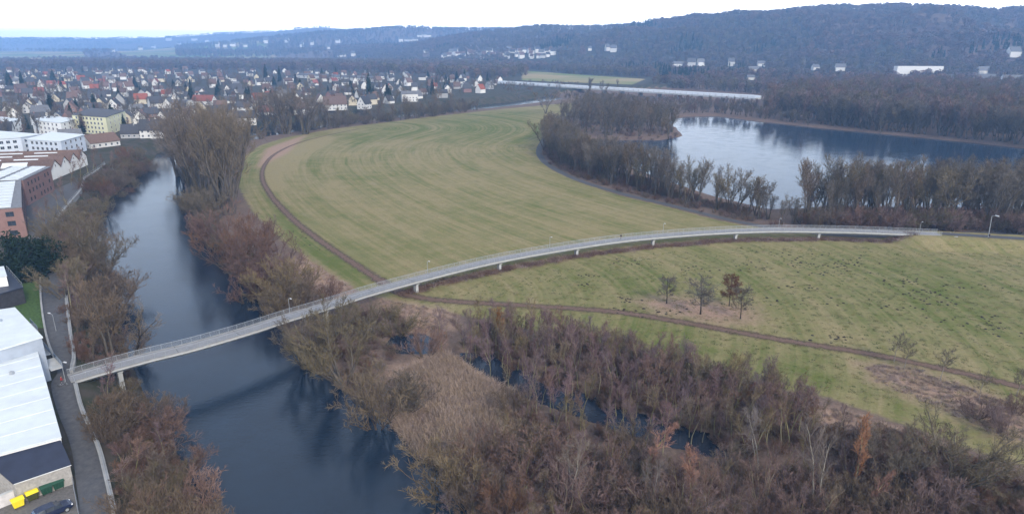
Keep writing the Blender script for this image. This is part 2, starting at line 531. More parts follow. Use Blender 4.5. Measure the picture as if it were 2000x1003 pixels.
def add_ground():
    ss = 55 * np.exp(np.linspace(0, math.log(9600 / 55.), 600)); Y = ss - 55 + 20
    Y = np.concatenate([[-60, -30, -5], Y]); T = np.linspace(-1, 1, 560); T = np.sign(T) * (np.abs(T) ** 1.15)
    YY, TT = np.meshgrid(Y, T, indexing='ij'); XX = (np.maximum(YY, 0) + 150) * TT * 1.02
    X, Yf = XX.ravel(), YY.ravel(); Z = height(X, Yf)
    nr, nc = XX.shape; idx = np.arange(nr * nc).reshape(nr, nc)
    Fc = np.stack([idx[:-1, :-1], idx[:-1, 1:], idx[1:, 1:], idx[1:, :-1]], -1).reshape(-1, 4)
    me = raw_mesh('ground', np.stack([X, Yf, Z], 1), Fc, [ground_material()])
    me.polygons.foreach_set('use_smooth', [True] * len(Fc))
    near = Yf < 2600
    def m_in(P, soft):
        o = np.zeros(X.shape); o[near] = np.clip(.5 - sdist(X[near], Yf[near], P) / (2 * soft), 0, 1); return o
    mead = m_in(poly_at(MEADOW), 2.5)
    field = m_in(poly_at([(1018, 142), (1120, 150), (1260, 160), (1235, 172), (1020, 163)]), 8)
    town = m_in(town_poly, 4)
    dr = sdist(X, Yf, river_poly)
    wood = 1 - np.maximum(np.maximum(mead, field), town)
    reed = np.zeros(X.shape)
    for P, s in (([(740, 580), (870, 604), (905, 640), (800, 645), (730, 612)], 3), ([(770, 720), (860, 690), (920, 720), (1000, 765), (1010, 830), (900, 900), (800, 880), (765, 800)], 4),
                 ([(1235, 585), (1330, 578), (1470, 600), (1475, 625), (1400, 632), (1290, 612)], 6), ([(1690, 712), (1780, 716), (1900, 760), (2010, 800), (2060, 870), (1960, 850), (1830, 790), (1710, 745)], 6),
                 ([(1290, 712), (1500, 765), (1640, 800), (1760, 842), (1900, 900), (2000, 960), (1940, 960), (1700, 860), (1480, 790), (1280, 730)], 3),
                 ([(520, 290), (600, 262), (560, 300), (500, 330)], 3), ([(590, 500), (680, 560), (700, 590), (620, 570), (570, 520)], 4)):
        reed = np.maximum(reed, m_in(poly_at(P), s))
    mud = np.clip(1 - dr / 2.5, 0, 1)
    far = np.zeros(X.shape)
    for P in ([(-300, 108), (160, 109), (170, 117), (-300, 122)], [(215, 106), (520, 109), (560, 121), (240, 116)], [(540, 116), (640, 118), (640, 123), (530, 122)], [(680, 121), (720, 122), (715, 127), (680, 126)],):
        far = np.maximum(far, np.clip(.5 - sdist(X, Yf, poly_at(P)) / 60., 0, 1) * (Yf > 1500))
    far = np.maximum(far, field)
    # the rows of the mown field follow its rim
    big_line = spline(np.vstack([poly_at(TRAIL_A)[::-1], ]), 4)
    d, s = dist_poly(X, Yf, big_line)
    # bare strip beside the upper bend of the trail, greener left of the trail
    dry = np.zeros(X.shape)
    dry += .35 * m_in(poly_at([(522, 325), (545, 300), (600, 278), (640, 266), (640, 275), (590, 300), (555, 335), (540, 370)]), 6)
    dry -= .15 * m_in(poly_at([(495, 300), (508, 340), (525, 385), (620, 470), (720, 545), (690, 562), (600, 500), (530, 420), (492, 350)]), 4)
    dry -= .13 * m_in(poly_at([(900, 598), (1300, 640), (1560, 690), (1800, 770), (1900, 880), (1700, 800), (1400, 720), (1000, 630)]), 8)
    dry -= .12 * m_in(poly_at([(640, 262), (900, 225), (1050, 215), (1050, 300), (900, 260), (700, 280)]), 15)
    dry -= .07 * m_in(poly_at([(900, 560), (1100, 520), (1500, 480), (2000, 490), (2100, 700), (1500, 640)]), 15)
    def colattr(nm, a, b, c):
        q = me.attributes.new(nm, 'FLOAT_COLOR', 'POINT')
        q.data.foreach_set('color', np.stack([a, b, c, np.ones_like(a)], 1).astype(np.float32).ravel())
    colattr('zone', wood, reed, town * (1 - reed)); colattr('zone_b', mud, far, dry)
    q = me.attributes.new('flow', 'FLOAT_VECTOR', 'POINT')
    q.data.foreach_set('vector', np.stack([d, s, np.zeros_like(d)], 1).astype(np.float32).ravel())
    tag(link('ground', me), kind='structure')

add_ground()

def water_sheet(name, P, z, m, grow=0):
    c = P.mean(0)
    me = raw_mesh(name, [(x, y, z) for x, y in P], [tuple(range(len(P)))], [m])
    if me.polygons[0].normal.z < 0:
        me.flip_normals()
    tag(link(name, me), kind='structure')

def outset(P, d):
    P = np.asarray(P); a = np.roll(P, 1, 0); b = np.roll(P, -1, 0); t = b - a; t /= np.linalg.norm(t, axis=1)[:, None] + 1e-9
    n = np.stack([t[:, 1], -t[:, 0]], 1)
    ar = np.sum(P[:, 0] * np.roll(P[:, 1], -1) - np.roll(P[:, 0], -1) * P[:, 1])
    return P + n * d * (1 if ar > 0 else -1)

M_RIV = water_material('river_water', (.007, .016, .030), .08, .9, .36)
M_LAKE = water_material('lake_water', (.010, .024, .046), .09, 1.0, .14)
M_POND = water_material('pond_water', (.008, .014, .026), .10, 1.2, .2)
water_sheet('river', outset(river_poly, 3.0), WZ, M_RIV)
water_sheet('lake', outset(lake_poly, 4.0), LZ, M_LAKE)
water_sheet('pond', outset(pond_poly, 1.5), -1.2, M_POND)
water_sheet('pool', outset(pond2_poly, 1.5), -1.2, M_POND)

def grassz(X, Y): return height(X, Y)
M_DIRT = strip_material('trodden_earth', (.090, .055, .040), (.155, .103, .076), .55)
M_ASPH = strip_material('worn_asphalt', (.060, .060, .066), (.095, .094, .098), .0, 2.5)
ribbon_strip('dirt_path', trailA, 3.2, M_DIRT, grassz, .06, n=7, wfun=lambda t: 2.2 + 3.2 * min(1, max(0, (t - .1) * 2.2)))
ribbon_strip('dirt_path', trailB, 3.4, M_DIRT, grassz, .065, n=7, wfun=lambda t: 6.4 - 1.6 * t)
ribbon_strip('lakeside_path', lakepath, 3.6, M_ASPH, grassz, .07, n=5)
ribbon_strip('path', spline([at(1838, 456, 2.9), at(1900, 460, 2.9), at(2000, 466, 2.9), at(2150, 474, 2.9), at(2700, 500, 2.9)], 8), 3.6, M_ASPH, grassz, .09, n=5)
ribbon_strip('road', spline([at(1810, 457.5, 0.2), at(1900, 455.5, 0.2), at(2000, 456.5, 0.2), at(2150, 459, 0.2), at(2700, 478, .2)], 8), 4.5, M_ASPH, grassz, .12, n=5)

# ------------------------------------------------------------------ bare winter trees
def _unit(v): return v / (np.linalg.norm(v, axis=-1, keepdims=True) + 1e-9)

def _grow(rng, st, di, ln, k, wig, up):
    P = [st]; d = _unit(di); step = (ln / (k - 1))[:, None]
    for _ in range(k - 1):
        d = _unit(d + rng.normal(0, wig, d.shape) + np.array([0, 0, up])); P.append(P[-1] + d * step)
    return np.stack(P, 1)

def _children(rng, P, ln, m, t0, t1, ang, angv, lfun):
    n, k, _ = P.shape
    t = np.clip(t0 + (t1 - t0) * (np.arange(m)[None, :] + rng.random((n, m))) / m, 0, .999)
    f = t * (k - 1); i = f.astype(int); fr = (f - i)[..., None]
    a = np.take_along_axis(P, np.repeat(i[..., None], 3, 2), 1); b = np.take_along_axis(P, np.repeat(i[..., None] + 1, 3, 2), 1)
    base = a + (b - a) * fr; tan = _unit(b - a)
    r = _unit(np.cross(tan, rng.normal(0, 1, tan.shape)))
    A = (ang + rng.normal(0, angv, (n, m)))[..., None]
    d = tan * np.cos(A) + r * np.sin(A)
    L = ln[:, None] * lfun(t) * rng.uniform(.75, 1.25, (n, m))
    return base.reshape(-1, 3), d.reshape(-1, 3), L.reshape(-1)

class Geo:
    def __init__(s): s.V, s.F, s.n = [], [], 0
    def tube(s, P, r, m=5):
        n, k, _ = P.shape
        T = _unit(np.gradient(P, axis=1)); ref = np.where(np.abs(T[..., 2:3]) < .9, [[[0, 0, 1.]]], [[[1., 0, 0]]])
        u = _unit(np.cross(T, ref)); v = np.cross(T, u); a = np.arange(m) * 2 * math.pi / m
        ring = P[:, :, None] + (u[:, :, None] * np.cos(a)[None, None, :, None] + v[:, :, None] * np.sin(a)[None, None, :, None]) * r[:, :, None, None]
        idx = np.arange(n * k * m).reshape(n, k, m) + s.n
        q = np.stack([idx[:, :-1], np.roll(idx[:, :-1], -1, 2), np.roll(idx[:, 1:], -1, 2), idx[:, 1:]], -1)
        s.V.append(ring.reshape(-1, 3)); s.F.append(q.reshape(-1, 4)); s.n += n * k * m
    def ribbon(s, rng, P, w):
        n, k, _ = P.shape
        T = _unit(P[:, -1] - P[:, 0]); sd = _unit(np.cross(T, rng.normal(0, 1, T.shape)))[:, None]
        a, b = P - sd * w[:, :, None] / 2, P + sd * w[:, :, None] / 2
        V = np.stack([a, b], 2); idx = np.arange(n * k * 2).reshape(n, k, 2) + s.n
        q = np.stack([idx[:, :-1, 0], idx[:, :-1, 1], idx[:, 1:, 1], idx[:, 1:, 0]], -1)
        s.V.append(V.reshape(-1, 3)); s.F.append(q.reshape(-1, 4)); s.n += n * k * 2
    def quads(s, rng, C, size):
        n = len(C); u = _unit(rng.normal(0, 1, (n, 3))); v = _unit(np.cross(u, rng.normal(0, 1, (n, 3))))
        sz = (size * rng.uniform(.6, 1.4, n))[:, None]
        V = np.stack([C - u * sz, C + v * sz * .5, C + u * sz, C - v * sz * .5], 1)
        s.V.append(V.reshape(-1, 3)); s.F.append(np.arange(n * 4).reshape(n, 4) + s.n); s.n += n * 4
    def mesh(s, name, m, smooth_=False):
        me = raw_mesh(name, np.concatenate(s.V), np.concatenate(s.F), [m])
        if smooth_: me.polygons.foreach_set('use_smooth', [True] * len(me.polygons))
        return me

def make_tree(seed, h, bark, twig, stems=1, spread=.1, r0=.16, t0=.3, n1=16, l1=.36, a1=.7, n2=7, n3=9, l2=.45, l3=.9, tw=.05, up1=.12, wig=.1, lean=(0, 0), taper=.8, leaves=0, leafsize=.12, leafmat=None, base_r=.0, curve=0.0):
    """trunk mesh (stems) and crown mesh (limbs, branches, twigs)"""
    rng = np.random.default_rng(seed)
    az = rng.random(stems) * 6.283 + np.arange(stems) * 2.4
    sp = spread * np.sqrt(rng.random(stems)) if stems > 1 else np.array([spread * .3])
    st = np.stack([np.cos(az) * base_r, np.sin(az) * base_r, np.full(stems, -.25)], 1)
    di = np.stack([np.sin(sp) * np.cos(az) + lean[0], np.sin(sp) * np.sin(az) + lean[1], np.cos(sp)], 1)
    ln = h * rng.uniform(.78, 1.05, stems); ln[0] = h
    S1 = _grow(rng, st, di, ln, 9, wig, curve + .02)
    tr, cr = Geo(), Geo()
    tt = np.linspace(0, 1, 9)[None]
    rr = (r0 * (ln / h) ** 1.2)[:, None] * (1 - taper * tt) * (1 + .5 * np.exp(-tt * 14))
    tr.tube(S1, rr, 6)
    hgt = lambda t: np.sqrt(np.clip(1.08 - ((t - .45) / .62) ** 2, .05, 1.2))
    b, d, L = _children(rng, S1, ln, n1, t0, .98, a1, .18, lambda t: l1 * hgt((t - t0) / (1 - t0)))
    B = _grow(rng, b, d, L, 6, .14, up1)
    wB = np.linspace(1, .3, 6)[None] * np.clip(L * .017, .02, r0 * .55)[:, None]
    cr.tube(B, wB, 4)
    b, d, L2 = _children(rng, B, L, n2, .22, .98, .62, .2, lambda t: l2 * (1.05 - .5 * t))
    C = _grow(rng, b, d, L2, 4, .14, up1 * .8)
    cr.ribbon(rng, C, np.linspace(1, .45, 4)[None] * np.clip(L2 * .03, tw * .8, tw * 1.8)[:, None])
    b, d, L3 = _children(rng, C, L2, n3, .15, 1, .55, .25, lambda t: l3 * (1.1 - .5 * t))
    L3 = np.clip(L3, .35, 2.0)
    D = _grow(rng, b, d, L3, 3, .16, up1 * .7)
    cr.ribbon(rng, D, np.array([1, .8, .35])[None] * np.full((len(L3), 1), tw))
    tm, cm_ = tr.mesh('trunk', bark, True), cr.mesh('crown', twig)
    if leaves:
        lf = Geo(); pick = D[rng.integers(0, len(D), leaves), rng.integers(1, 3, leaves)]
        lf.quads(rng, pick + rng.normal(0, .15, pick.shape), leafsize)
        return tm, cm_, lf.mesh('leaves', leafmat)
    return tm, cm_

def make_conifer(seed, h, r, bark, needle, n=900, w=.4, droop=.35):
    rng = np.random.default_rng(seed); tr, cr = Geo(), Geo()
    P = np.stack([np.zeros(6), np.zeros(6), np.linspace(-.2, h * .97, 6)], 1)[None] + rng.normal(0, .05, (1, 6, 3)) * [1, 1, 0]
    tr.tube(P, np.linspace(h * .018, .03, 6)[None], 6)
    t = 1 - np.sqrt(rng.random(n)) * .97; z = h * (.06 + .94 * t)
    L = r * (1 - t) ** .8 * rng.uniform(.7, 1.1, n) + .25
    a = rng.random(n) * 6.283
    d = np.stack([np.cos(a), np.sin(a), -droop + .5 * t], 1)
    B = _grow(rng, np.stack([d[:, 0] * L * .15, d[:, 1] * L * .15, z], 1), d, L * .9, 4, .12, .04)
    cr.ribbon(rng, B, np.array([.6, 1.2, 1.0, .25])[None] * (w * (.5 + .6 * (1 - t)))[:, None])
    q = B[rng.integers(0, n, n * 3), rng.integers(1, 4, n * 3)]
    cr.quads(rng, q + rng.normal(0, .16, q.shape), w * .75)
    return tr.mesh('trunk', bark, True), cr.mesh('crown', needle)

def make_evergreen(seed, h, r, bark, leaf, n=5200, size=.22):
    rng = np.random.default_rng(seed); tr, cr = Geo(), Geo()
    S1 = _grow(rng, np.zeros((5, 3)), np.stack([rng.normal(0, .4, 5), rng.normal(0, .4, 5), np.ones(5)], 1), np.full(5, h * .8), 6, .1, .05)
    tr.tube(S1, np.linspace(.16, .04, 6)[None].repeat(5, 0), 5)
    cl = rng.normal(0, 1, (60, 3)); cl = _unit(cl) * rng.uniform(.45, 1, (60, 1)); cl[:, 2] = np.abs(cl[:, 2]) * .9 + .02
    cl *= [r, r, h]
    q = cl[rng.integers(0, 60, n)] + rng.normal(0, r * .15, (n, 3)); q[:, 2] = np.maximum(q[:, 2], .1)
    cr.quads(rng, q, size)
    return tr.mesh('trunk', bark, True), cr.mesh('crown', leaf)

BARK = {k: twig_material('bark_' + k, c, .18) for k, c in dict(grey=(.085, .072, .058), dark=(.045, .038, .032), olive=(.20, .185, .095), pale=(.22, .20, .17), brown=(.085, .062, .045)).items()}
TWIG = {k: twig_material('twigs_' + k, c, .18) for k, c in dict(olive=(.118, .095, .062), brown=(.118, .086, .060), red=(.122, .068, .048), purple=(.140, .090, .094), grey=(.115, .097, .080), ochre=(.150, .112, .066), orange=(.22, .105, .055), pale=(.135, .11, .095), mauve=(.150, .096, .082)).items()}
NEEDLE = twig_material('dark_needles', (.016, .030, .017), .3)
LAUREL = twig_material('laurel_leaves', (.010, .026, .013), .3)
OAKLEAF = twig_material('dry_oak_leaves', (.135, .060, .038), .2)

PROTO = {}
def proto(kind, cfg, n, **kw):
    a = dict(cfg); a.update(kw); PROTO[kind] = [make_tree(hash_(kind) + i, **a) for i in range(n)]
def hash_(s_): return sum(ord(c) * (i + 3) for i, c in enumerate(s_)) * 17

ALDER = dict(h=10.0, bark=BARK['olive'], twig=TWIG['purple'], stems=1, r0=.10, t0=.42, n1=18, l1=.22, a1=.6, n2=6, n3=5, l2=.5, l3=.8, tw=.04)
proto('alder', ALDER, 4)
proto('alder_brown', ALDER, 3, twig=TWIG['mauve'], h=9.0)
proto('alder_ochre', ALDER, 2, twig=TWIG['ochre'], h=9.5)
proto('birch', dict(h=11.0, bark=BARK['pale'], twig=TWIG['pale'], stems=2, spread=.22, r0=.13, t0=.30, n1=14, l1=.26, a1=.65, n2=6, n3=6, l2=.5, l3=.8, tw=.035), 3)
proto('orange', dict(h=8.0, bark=BARK['olive'], twig=TWIG['orange'], stems=1, r0=.09, t0=.22, n1=20, l1=.2, a1=.5, n2=6, n3=7, l2=.5, l3=.8, tw=.05, up1=.2), 2)
WILLOW = dict(h=11.0, bark=BARK['grey'], twig=TWIG['olive'], stems=9, spread=.75, r0=.24, t0=.25, n1=12, l1=.3, a1=.55, n2=6, n3=7, l2=.46, l3=.85, tw=.05, base_r=.5)
proto('willow', WILLOW, 3)
proto('willow_big', WILLOW, 2, twig=twig_material('twigs_poplar', (.118, .094, .072), .15), h=21.0, stems=12, spread=.30, r0=.45, t0=.3, n1=11, l1=.25, n2=7, n3=6, tw=.065, base_r=1.0)
SHRUB = dict(h=5.0, bark=BARK['brown'], twig=TWIG['brown'], stems=16, spread=1.0, r0=.07, t0=.15, n1=8, l1=.34, a1=.55, n2=4, n3=6, l2=.5, l3=.9, tw=.04, base_r=.6)
proto('shrub', SHRUB, 3, n3=5)
proto('thin', SHRUB, 3, h=6.5, stems=7, spread=.55, n1=9, n3=4, tw=.035, twig=TWIG['mauve'], bark=BARK['olive'])
proto('shrub_red', SHRUB, 3, twig=TWIG['red'], h=6.0)
proto('shrub_olive', SHRUB, 3, twig=TWIG['olive'])
proto('shrub_ochre', SHRUB, 2, twig=TWIG['ochre'], h=5.5)
proto('shrub_mauve', SHRUB, 2, twig=TWIG['mauve'])
LAKE = dict(h=14.0, bark=BARK['grey'], twig=TWIG['grey'], stems=4, spread=.28, r0=.24, t0=.28, n1=15, l1=.26, a1=.5, n2=6, n3=6, l2=.46, l3=.85, tw=.062, base_r=.4, up1=.16)
proto('lake', LAKE, 4)
proto('lake_olive', LAKE, 3, twig=TWIG['olive'])
proto('lake_brown', LAKE, 2, twig=TWIG['brown'], stems=2)
proto('far', LAKE, 3, stems=3, n1=13, n2=5, n3=5, tw=.13, twig=TWIG['grey'])
proto('far_olive', LAKE, 2, stems=3, n1=13, n2=5, n3=5, tw=.13, twig=TWIG['olive'])
proto('far_brown', LAKE, 2, stems=3, n1=13, n2=5, n3=5, tw=.13, twig=TWIG['mauve'])
OAK = dict(h=7.5, bark=BARK['dark'], twig=TWIG['grey'], stems=1, r0=.13, t0=.26, n1=38, l1=.33, a1=1.1, n2=7, n3=7, l2=.42, l3=.8, tw=.045, up1=.02, wig=.03)
proto('oak', OAK, 2)
proto('oak_red', OAK, 1, twig=TWIG['red'], leaves=4200, leafsize=.10, leafmat=OAKLEAF)
proto('young', dict(h=6.0, bark=BARK['pale'], twig=TWIG['olive'], stems=1, r0=.09, t0=.36, n1=20, l1=.33, a1=.9, n2=6, n3=7, l2=.45, l3=.8, tw=.04), 2)
proto('lean', dict(h=15.0, bark=BARK['dark'], twig=TWIG['ochre'], stems=2, spread=.35, r0=.30, t0=.32, n1=11, l1=.24, a1=.8, n2=6, n3=6, l2=.45, l3=.8, tw=.05, lean=(.62, .1), curve=.02, wig=.13), 1)
PROTO['conifer'] = [make_conifer(s_, 14, 3.2, BARK['dark'], NEEDLE, 700, .5) for s_ in (1, 2)]
PROTO['spruce'] = [make_conifer(s_, 18, 2.6, BARK['dark'], NEEDLE, 800, .5, .5) for s_ in (3, 4)]
PROTO['evergreen'] = [make_evergreen(s_, 6, 3.6, BARK['dark'], LAUREL) for s_ in (5, 6)]
PH = {}
for k_, v_ in PROTO.items():
    PH[k_] = [max(float(p_[1].vertices[i_].co.z) for i_ in range(0, len(p_[1].vertices), 7)) for p_ in v_]

RND = random.Random(11)
NAMES3 = ('trunk', 'crown', 'leaves')
def tree(kind, name, x, y, h, label, cat, group, rz=None, i=None, z=None, sx=None):
    """one tree, standing at x, y, as tall as h"""
    i = RND.randrange(len(PROTO[kind])) if i is None else i
    s_ = h / PH[kind][i]
    o = empty(name, (x, y, hz(x, y) if z is None else z), RND.random() * 6.283 if rz is None else rz)
    w = RND.uniform(.88, 1.15) if sx is None else sx
    o.scale = (s_ * w, s_ * w, s_)
    for nm, me in zip(NAMES3, PROTO[kind][i]): link(nm, me, o)
    return tag(o, label, cat, group)

def tree_px(kind, name, px, py, hpx, label, cat, group, **kw):
    """a tree whose foot is seen at px, py and which shows hpx tall in the photograph"""
    x, y, z = ground_at(px, py); d = y * CP - (z - CAM_Z) * SP
    return tree(kind, name, x, y, hpx * d / F / .95, label, cat, group, z=z, **kw)

def along(P, n, jit):
    P = np.asarray(P, float); s_ = np.r_[0, np.cumsum(np.hypot(*np.diff(P, axis=0).T))]
    q = (np.arange(n) + np.array([RND.random() for _ in range(n)])) / n * s_[-1]
    return [(float(np.interp(v, s_, P[:, 0])) + RND.gauss(0, jit), float(np.interp(v, s_, P[:, 1])) + RND.gauss(0, jit)) for v in q]

def fill(P, n, dmin, seed=1, avoid=()):
    """points at least dmin apart inside an outline on the ground"""
    r = random.Random(seed); P = np.asarray(P); lo, hi = P.min(0), P.max(0); out = []
    cell = {}
    for _ in range(n * 60):
        if len(out) >= n: break
        x, y = r.uniform(lo[0], hi[0]), r.uniform(lo[1], hi[1])
        if not inside(np.array([x]), np.array([y]), P)[0]: continue
        k = (int(x // dmin), int(y // dmin))
        if any((x - a) ** 2 + (y - b) ** 2 < dmin * dmin for i in (-1, 0, 1) for j in (-1, 0, 1) for a, b in cell.get((k[0] + i, k[1] + j), ())): continue
        if any(inside(np.array([x]), np.array([y]), A)[0] for A in avoid): continue
        cell.setdefault(k, []).append((x, y)); out.append((x, y))
    return out

# ------------------------------------------------------------------ planting
pond_front = poly_at([(900, 690), (1010, 715), (1200, 792), (1460, 880), (1440, 925), (1300, 890), (1190, 850), (1080, 812), (980, 775), (925, 740)])
def plant(pts, kinds, name, hr, labels, cat, group, dry=None):
    for x, y in pts:
        k = RND.choice(kinds); z = hz(x, y)
        if dry and z < dry: continue
        tree(k, name, x, y, RND.uniform(*hr), labels[k] if isinstance(labels, dict) else labels, cat, group, z=z)

# wet wood of alders in and around the pond
wet = poly_at([(905, 668), (990, 655), (1100, 678), (1280, 722), (1450, 775), (1600, 830), (1560, 880), (1460, 905), (1300, 890), (1150, 850), (1020, 800), (960, 745), (900, 705)])
plant([p_ for p_ in fill(wet, 300, 2.0, 3) if not (inside(np.array([p_[0]]), np.array([p_[1]]), pond_front)[0] and RND.random() < .72)], ['alder', 'alder', 'alder_brown', 'alder_ochre'], 'alder_tree', (6.5, 10.5),
      dict(alder='thin bare alder with mauve twigs standing in the flooded wood', alder_brown='thin bare alder with red brown twigs standing in the flooded wood', alder_ochre='thin bare alder with ochre twigs standing in the flooded wood'), 'tree', 'alders in the flooded wood', dry=-2.6)
rim = poly_at([(850, 650), (960, 636), (1100, 662), (1280, 702), (1420, 745), (1600, 815), (1640, 860), (1400, 775), (1250, 722), (1080, 680), (930, 665)])
plant(fill(rim, 60, 2.6, 4), ['shrub', 'shrub_olive', 'alder_brown', 'alder_ochre'], 'bare_sapling', (3.5, 7),
      dict(shrub='brown many stemmed sapling at the meadow rim of the wet wood', shrub_olive='olive many stemmed sapling at the meadow rim of the wet wood', alder_brown='slender red brown sapling at the meadow rim of the wet wood', alder_ochre='slender ochre sapling at the meadow rim of the wet wood'), 'sapling', 'saplings at the rim of the wet wood')
# thicket that fills the foreground
thick = poly_at([(1000, 800), (1150, 865), (1300, 905), (1500, 920), (1650, 890), (1800, 935), (1900, 1000), (1900, 1120), (850, 1120), (880, 985), (930, 900)])
plant(fill(thick, 150, 2.5, 5), ['thin', 'shrub_mauve', 'alder_brown', 'thin', 'alder', 'shrub', 'alder', 'alder_ochre', 'alder_ochre'], 'thicket_tree', (3.0, 7.5),
      dict(thin='thin mauve thicket tree with several stems below the pond', shrub='brown bushy thicket tree below the pond', shrub_mauve='mauve bushy thicket tree below the pond', alder_brown='slim red brown thicket tree below the pond', shrub_olive='olive bushy thicket tree below the pond', alder='slim mauve thicket tree below the pond', alder_ochre='slim ochre thicket tree below the pond'), 'tree', 'bare trees of the foreground thicket')
right = poly_at([(1600, 850), (1750, 850), (1900, 905), (2040, 985), (2040, 1100), (1900, 1080), (1780, 1000), (1660, 930)])
plant(fill(right, 34, 4.0, 6), ['shrub_mauve', 'shrub', 'alder_ochre'], 'scrub_bush', (2.0, 4.5),
      dict(shrub_mauve='low mauve scrub bush in the dead grass', shrub='low brown scrub bush in the dead grass', alder_ochre='thin ochre scrub bush in the dead grass'), 'bush', 'scrub bushes in the dead grass')
for i, (px, py, hp, lab) in enumerate([(1118, 985, 160, 'pale barked birch with a wide crown in the foreground thicket, the broadest'), (1480, 915, 140, 'twin stemmed white birch at the lower end of the pond'), (1590, 985, 165, 'tall leaning white birch in the middle of the foreground thicket'), (1270, 1000, 125, 'small pale birch beside the broad crowned one in the thicket'), (1690, 935, 130, 'slim white birch next to the brightest orange tree')]):
    tree_px('birch', 'birch_tree', px, py, hp, lab, 'birch', 'birches in the foreground thicket', i=i % 3)
for i, (px, py, hp, lab) in enumerate([(1662, 965, 150, 'bright orange twigged willow in the foreground thicket'), (1345, 990, 150, 'dull orange sapling among the mauve thicket'), (1262, 930, 120, 'small orange sapling between two pale birches'), (1440, 800, 70, 'orange sapling at the meadow rim of the wet wood'), (1588, 820, 45, 'tiny bright orange sapling on the straw strip by the meadow'), (983, 690, 90, 'pale orange sapling sticking out above the wet wood near the bridge end'), (1690, 1010, 110, 'orange bush at the bottom of the thicket beside a white birch')]):
    tree_px('orange', 'orange_sapling', px, py, hp, lab, 'sapling', 'orange twigged saplings')
tree_px('willow', 'pollard_willow', 1412, 940 - 30, 60, 'short willow bush beside the lower pond end', 'willow', 'willows of the wet meadow', i=0)
tree_px('willow', 'pollard_willow', 1400 + 460, 955, 150, 'large fan shaped willow with fallen limbs in the dead grass', 'willow', 'willows of the wet meadow', i=1, sx=1.25)
tree_px('willow', 'pollard_willow', 1740, 955, 130, 'crooked willow between the orange tree and the fan shaped willow', 'willow', 'willows of the wet meadow', i=2)
# willows on the right bank below the bridge
for i, (px, py, hp, k, lab) in enumerate([(672, 752, 150, 'willow', 'dark limbed willow leaning over the river under the bridge'), (600, 720, 110, 'willow', 'willow at the waterside just below the bridge'), (735, 832, 140, 'shrub_ochre', 'round ochre willow bush overhanging the river bend'), (790, 800, 80, 'shrub_olive', 'olive bush behind the round ochre willow'), (720, 660, 75, 'willow', 'willow beside the small pool near the bridge'), (775, 655, 65, 'shrub_olive', 'olive bush between the pool and the straw patch'), (862, 690, 90, 'alder', 'mauve alder beside the small pool'), (655, 665, 90, 'willow', 'bare willow growing up past the bridge railing'),
                                          (870, 965, 130, 'shrub_ochre', 'ochre bush on the river tip of the reed bed'), (920, 1000, 110, 'shrub', 'brown bush at the waterside below the reed bed'), (830, 700, 60, 'shrub_mauve', 'mauve bush on the rim of the small pool'), (990, 1010, 90, 'shrub_red', 'reddish bush below the reed bed')]):
    tree_px(k, 'willow_bush', px, py, hp, lab, 'bush', 'willow bushes below the bridge')
# right bank above the bridge
for i, (px, py, hp, lab) in enumerate([(448, 418, 210, 'tall many stemmed poplar with a split trunk by the meadow'), (405, 400, 205, 'tallest bare poplar of the riverside clump'), (365, 355, 150, 'bare poplar at the river edge of the tall clump'), (470, 330, 110, 'rounded poplar at the meadow end of the tall clump'), (425, 350, 140, 'slim poplar at the back of the tall clump'), (380, 380, 170, 'bare poplar leaning over the river from the tall clump'), (432, 395, 185, 'dense poplar in the middle of the tall clump'), (350, 345, 115, 'shortest poplar at the far river edge of the tall clump')]):
    tree_px('willow_big', 'riverside_poplar', px, py, hp, lab, 'tree', 'tall poplars on the river bank', sx=.8)
for x, y in along(poly_at([(362, 400), (395, 450), (430, 500), (480, 540)]), 11, 2.0):
    tree('willow', 'bank_willow', x, y, RND.uniform(6, 10), 'grey brown willow on the bank below the tall poplars', 'willow', 'willows under the poplars')
for i, (px, py, hp, k, lab) in enumerate([(465, 535, 120, 'shrub_red', 'large reddish bush below the tall poplars'), (520, 560, 115, 'shrub_red', 'reddish bush over the water above the bridge, the darkest'), (430, 480, 95, 'shrub_red', 'reddish bush at the foot of the split poplar'), (555, 590, 100, 'shrub_ochre', 'pale olive domed bush just above the bridge'), (500, 500, 90, 'shrub_red', 'reddish bush nearest the trodden path'), (590, 600, 80, 'shrub', 'brown bush hard against the bridge railing'), (640, 585, 50, 'shrub_red', 'low reddish bush behind the bridge railing'), (480, 590, 80, 'shrub_red', 'reddish bush hanging low over the river'), (560, 560, 70, 'shrub_mauve', 'mauve bush between the reddish bush and the straw slope'), (410, 440, 80, 'willow', 'brown willow under the split poplar'), (548, 625, 80, 'shrub_ochre', 'ochre bush at the water under the bridge')]):
    tree_px(k, 'bank_bush', px, py, hp, lab, 'bush', 'bushes on the bank above the bridge', sx=1.0)
tree_px('willow', 'overhanging_willow', 385, 425, 60, 'dark willow bough hanging out over the bright water', 'willow', None, i=0, sx=1.4)
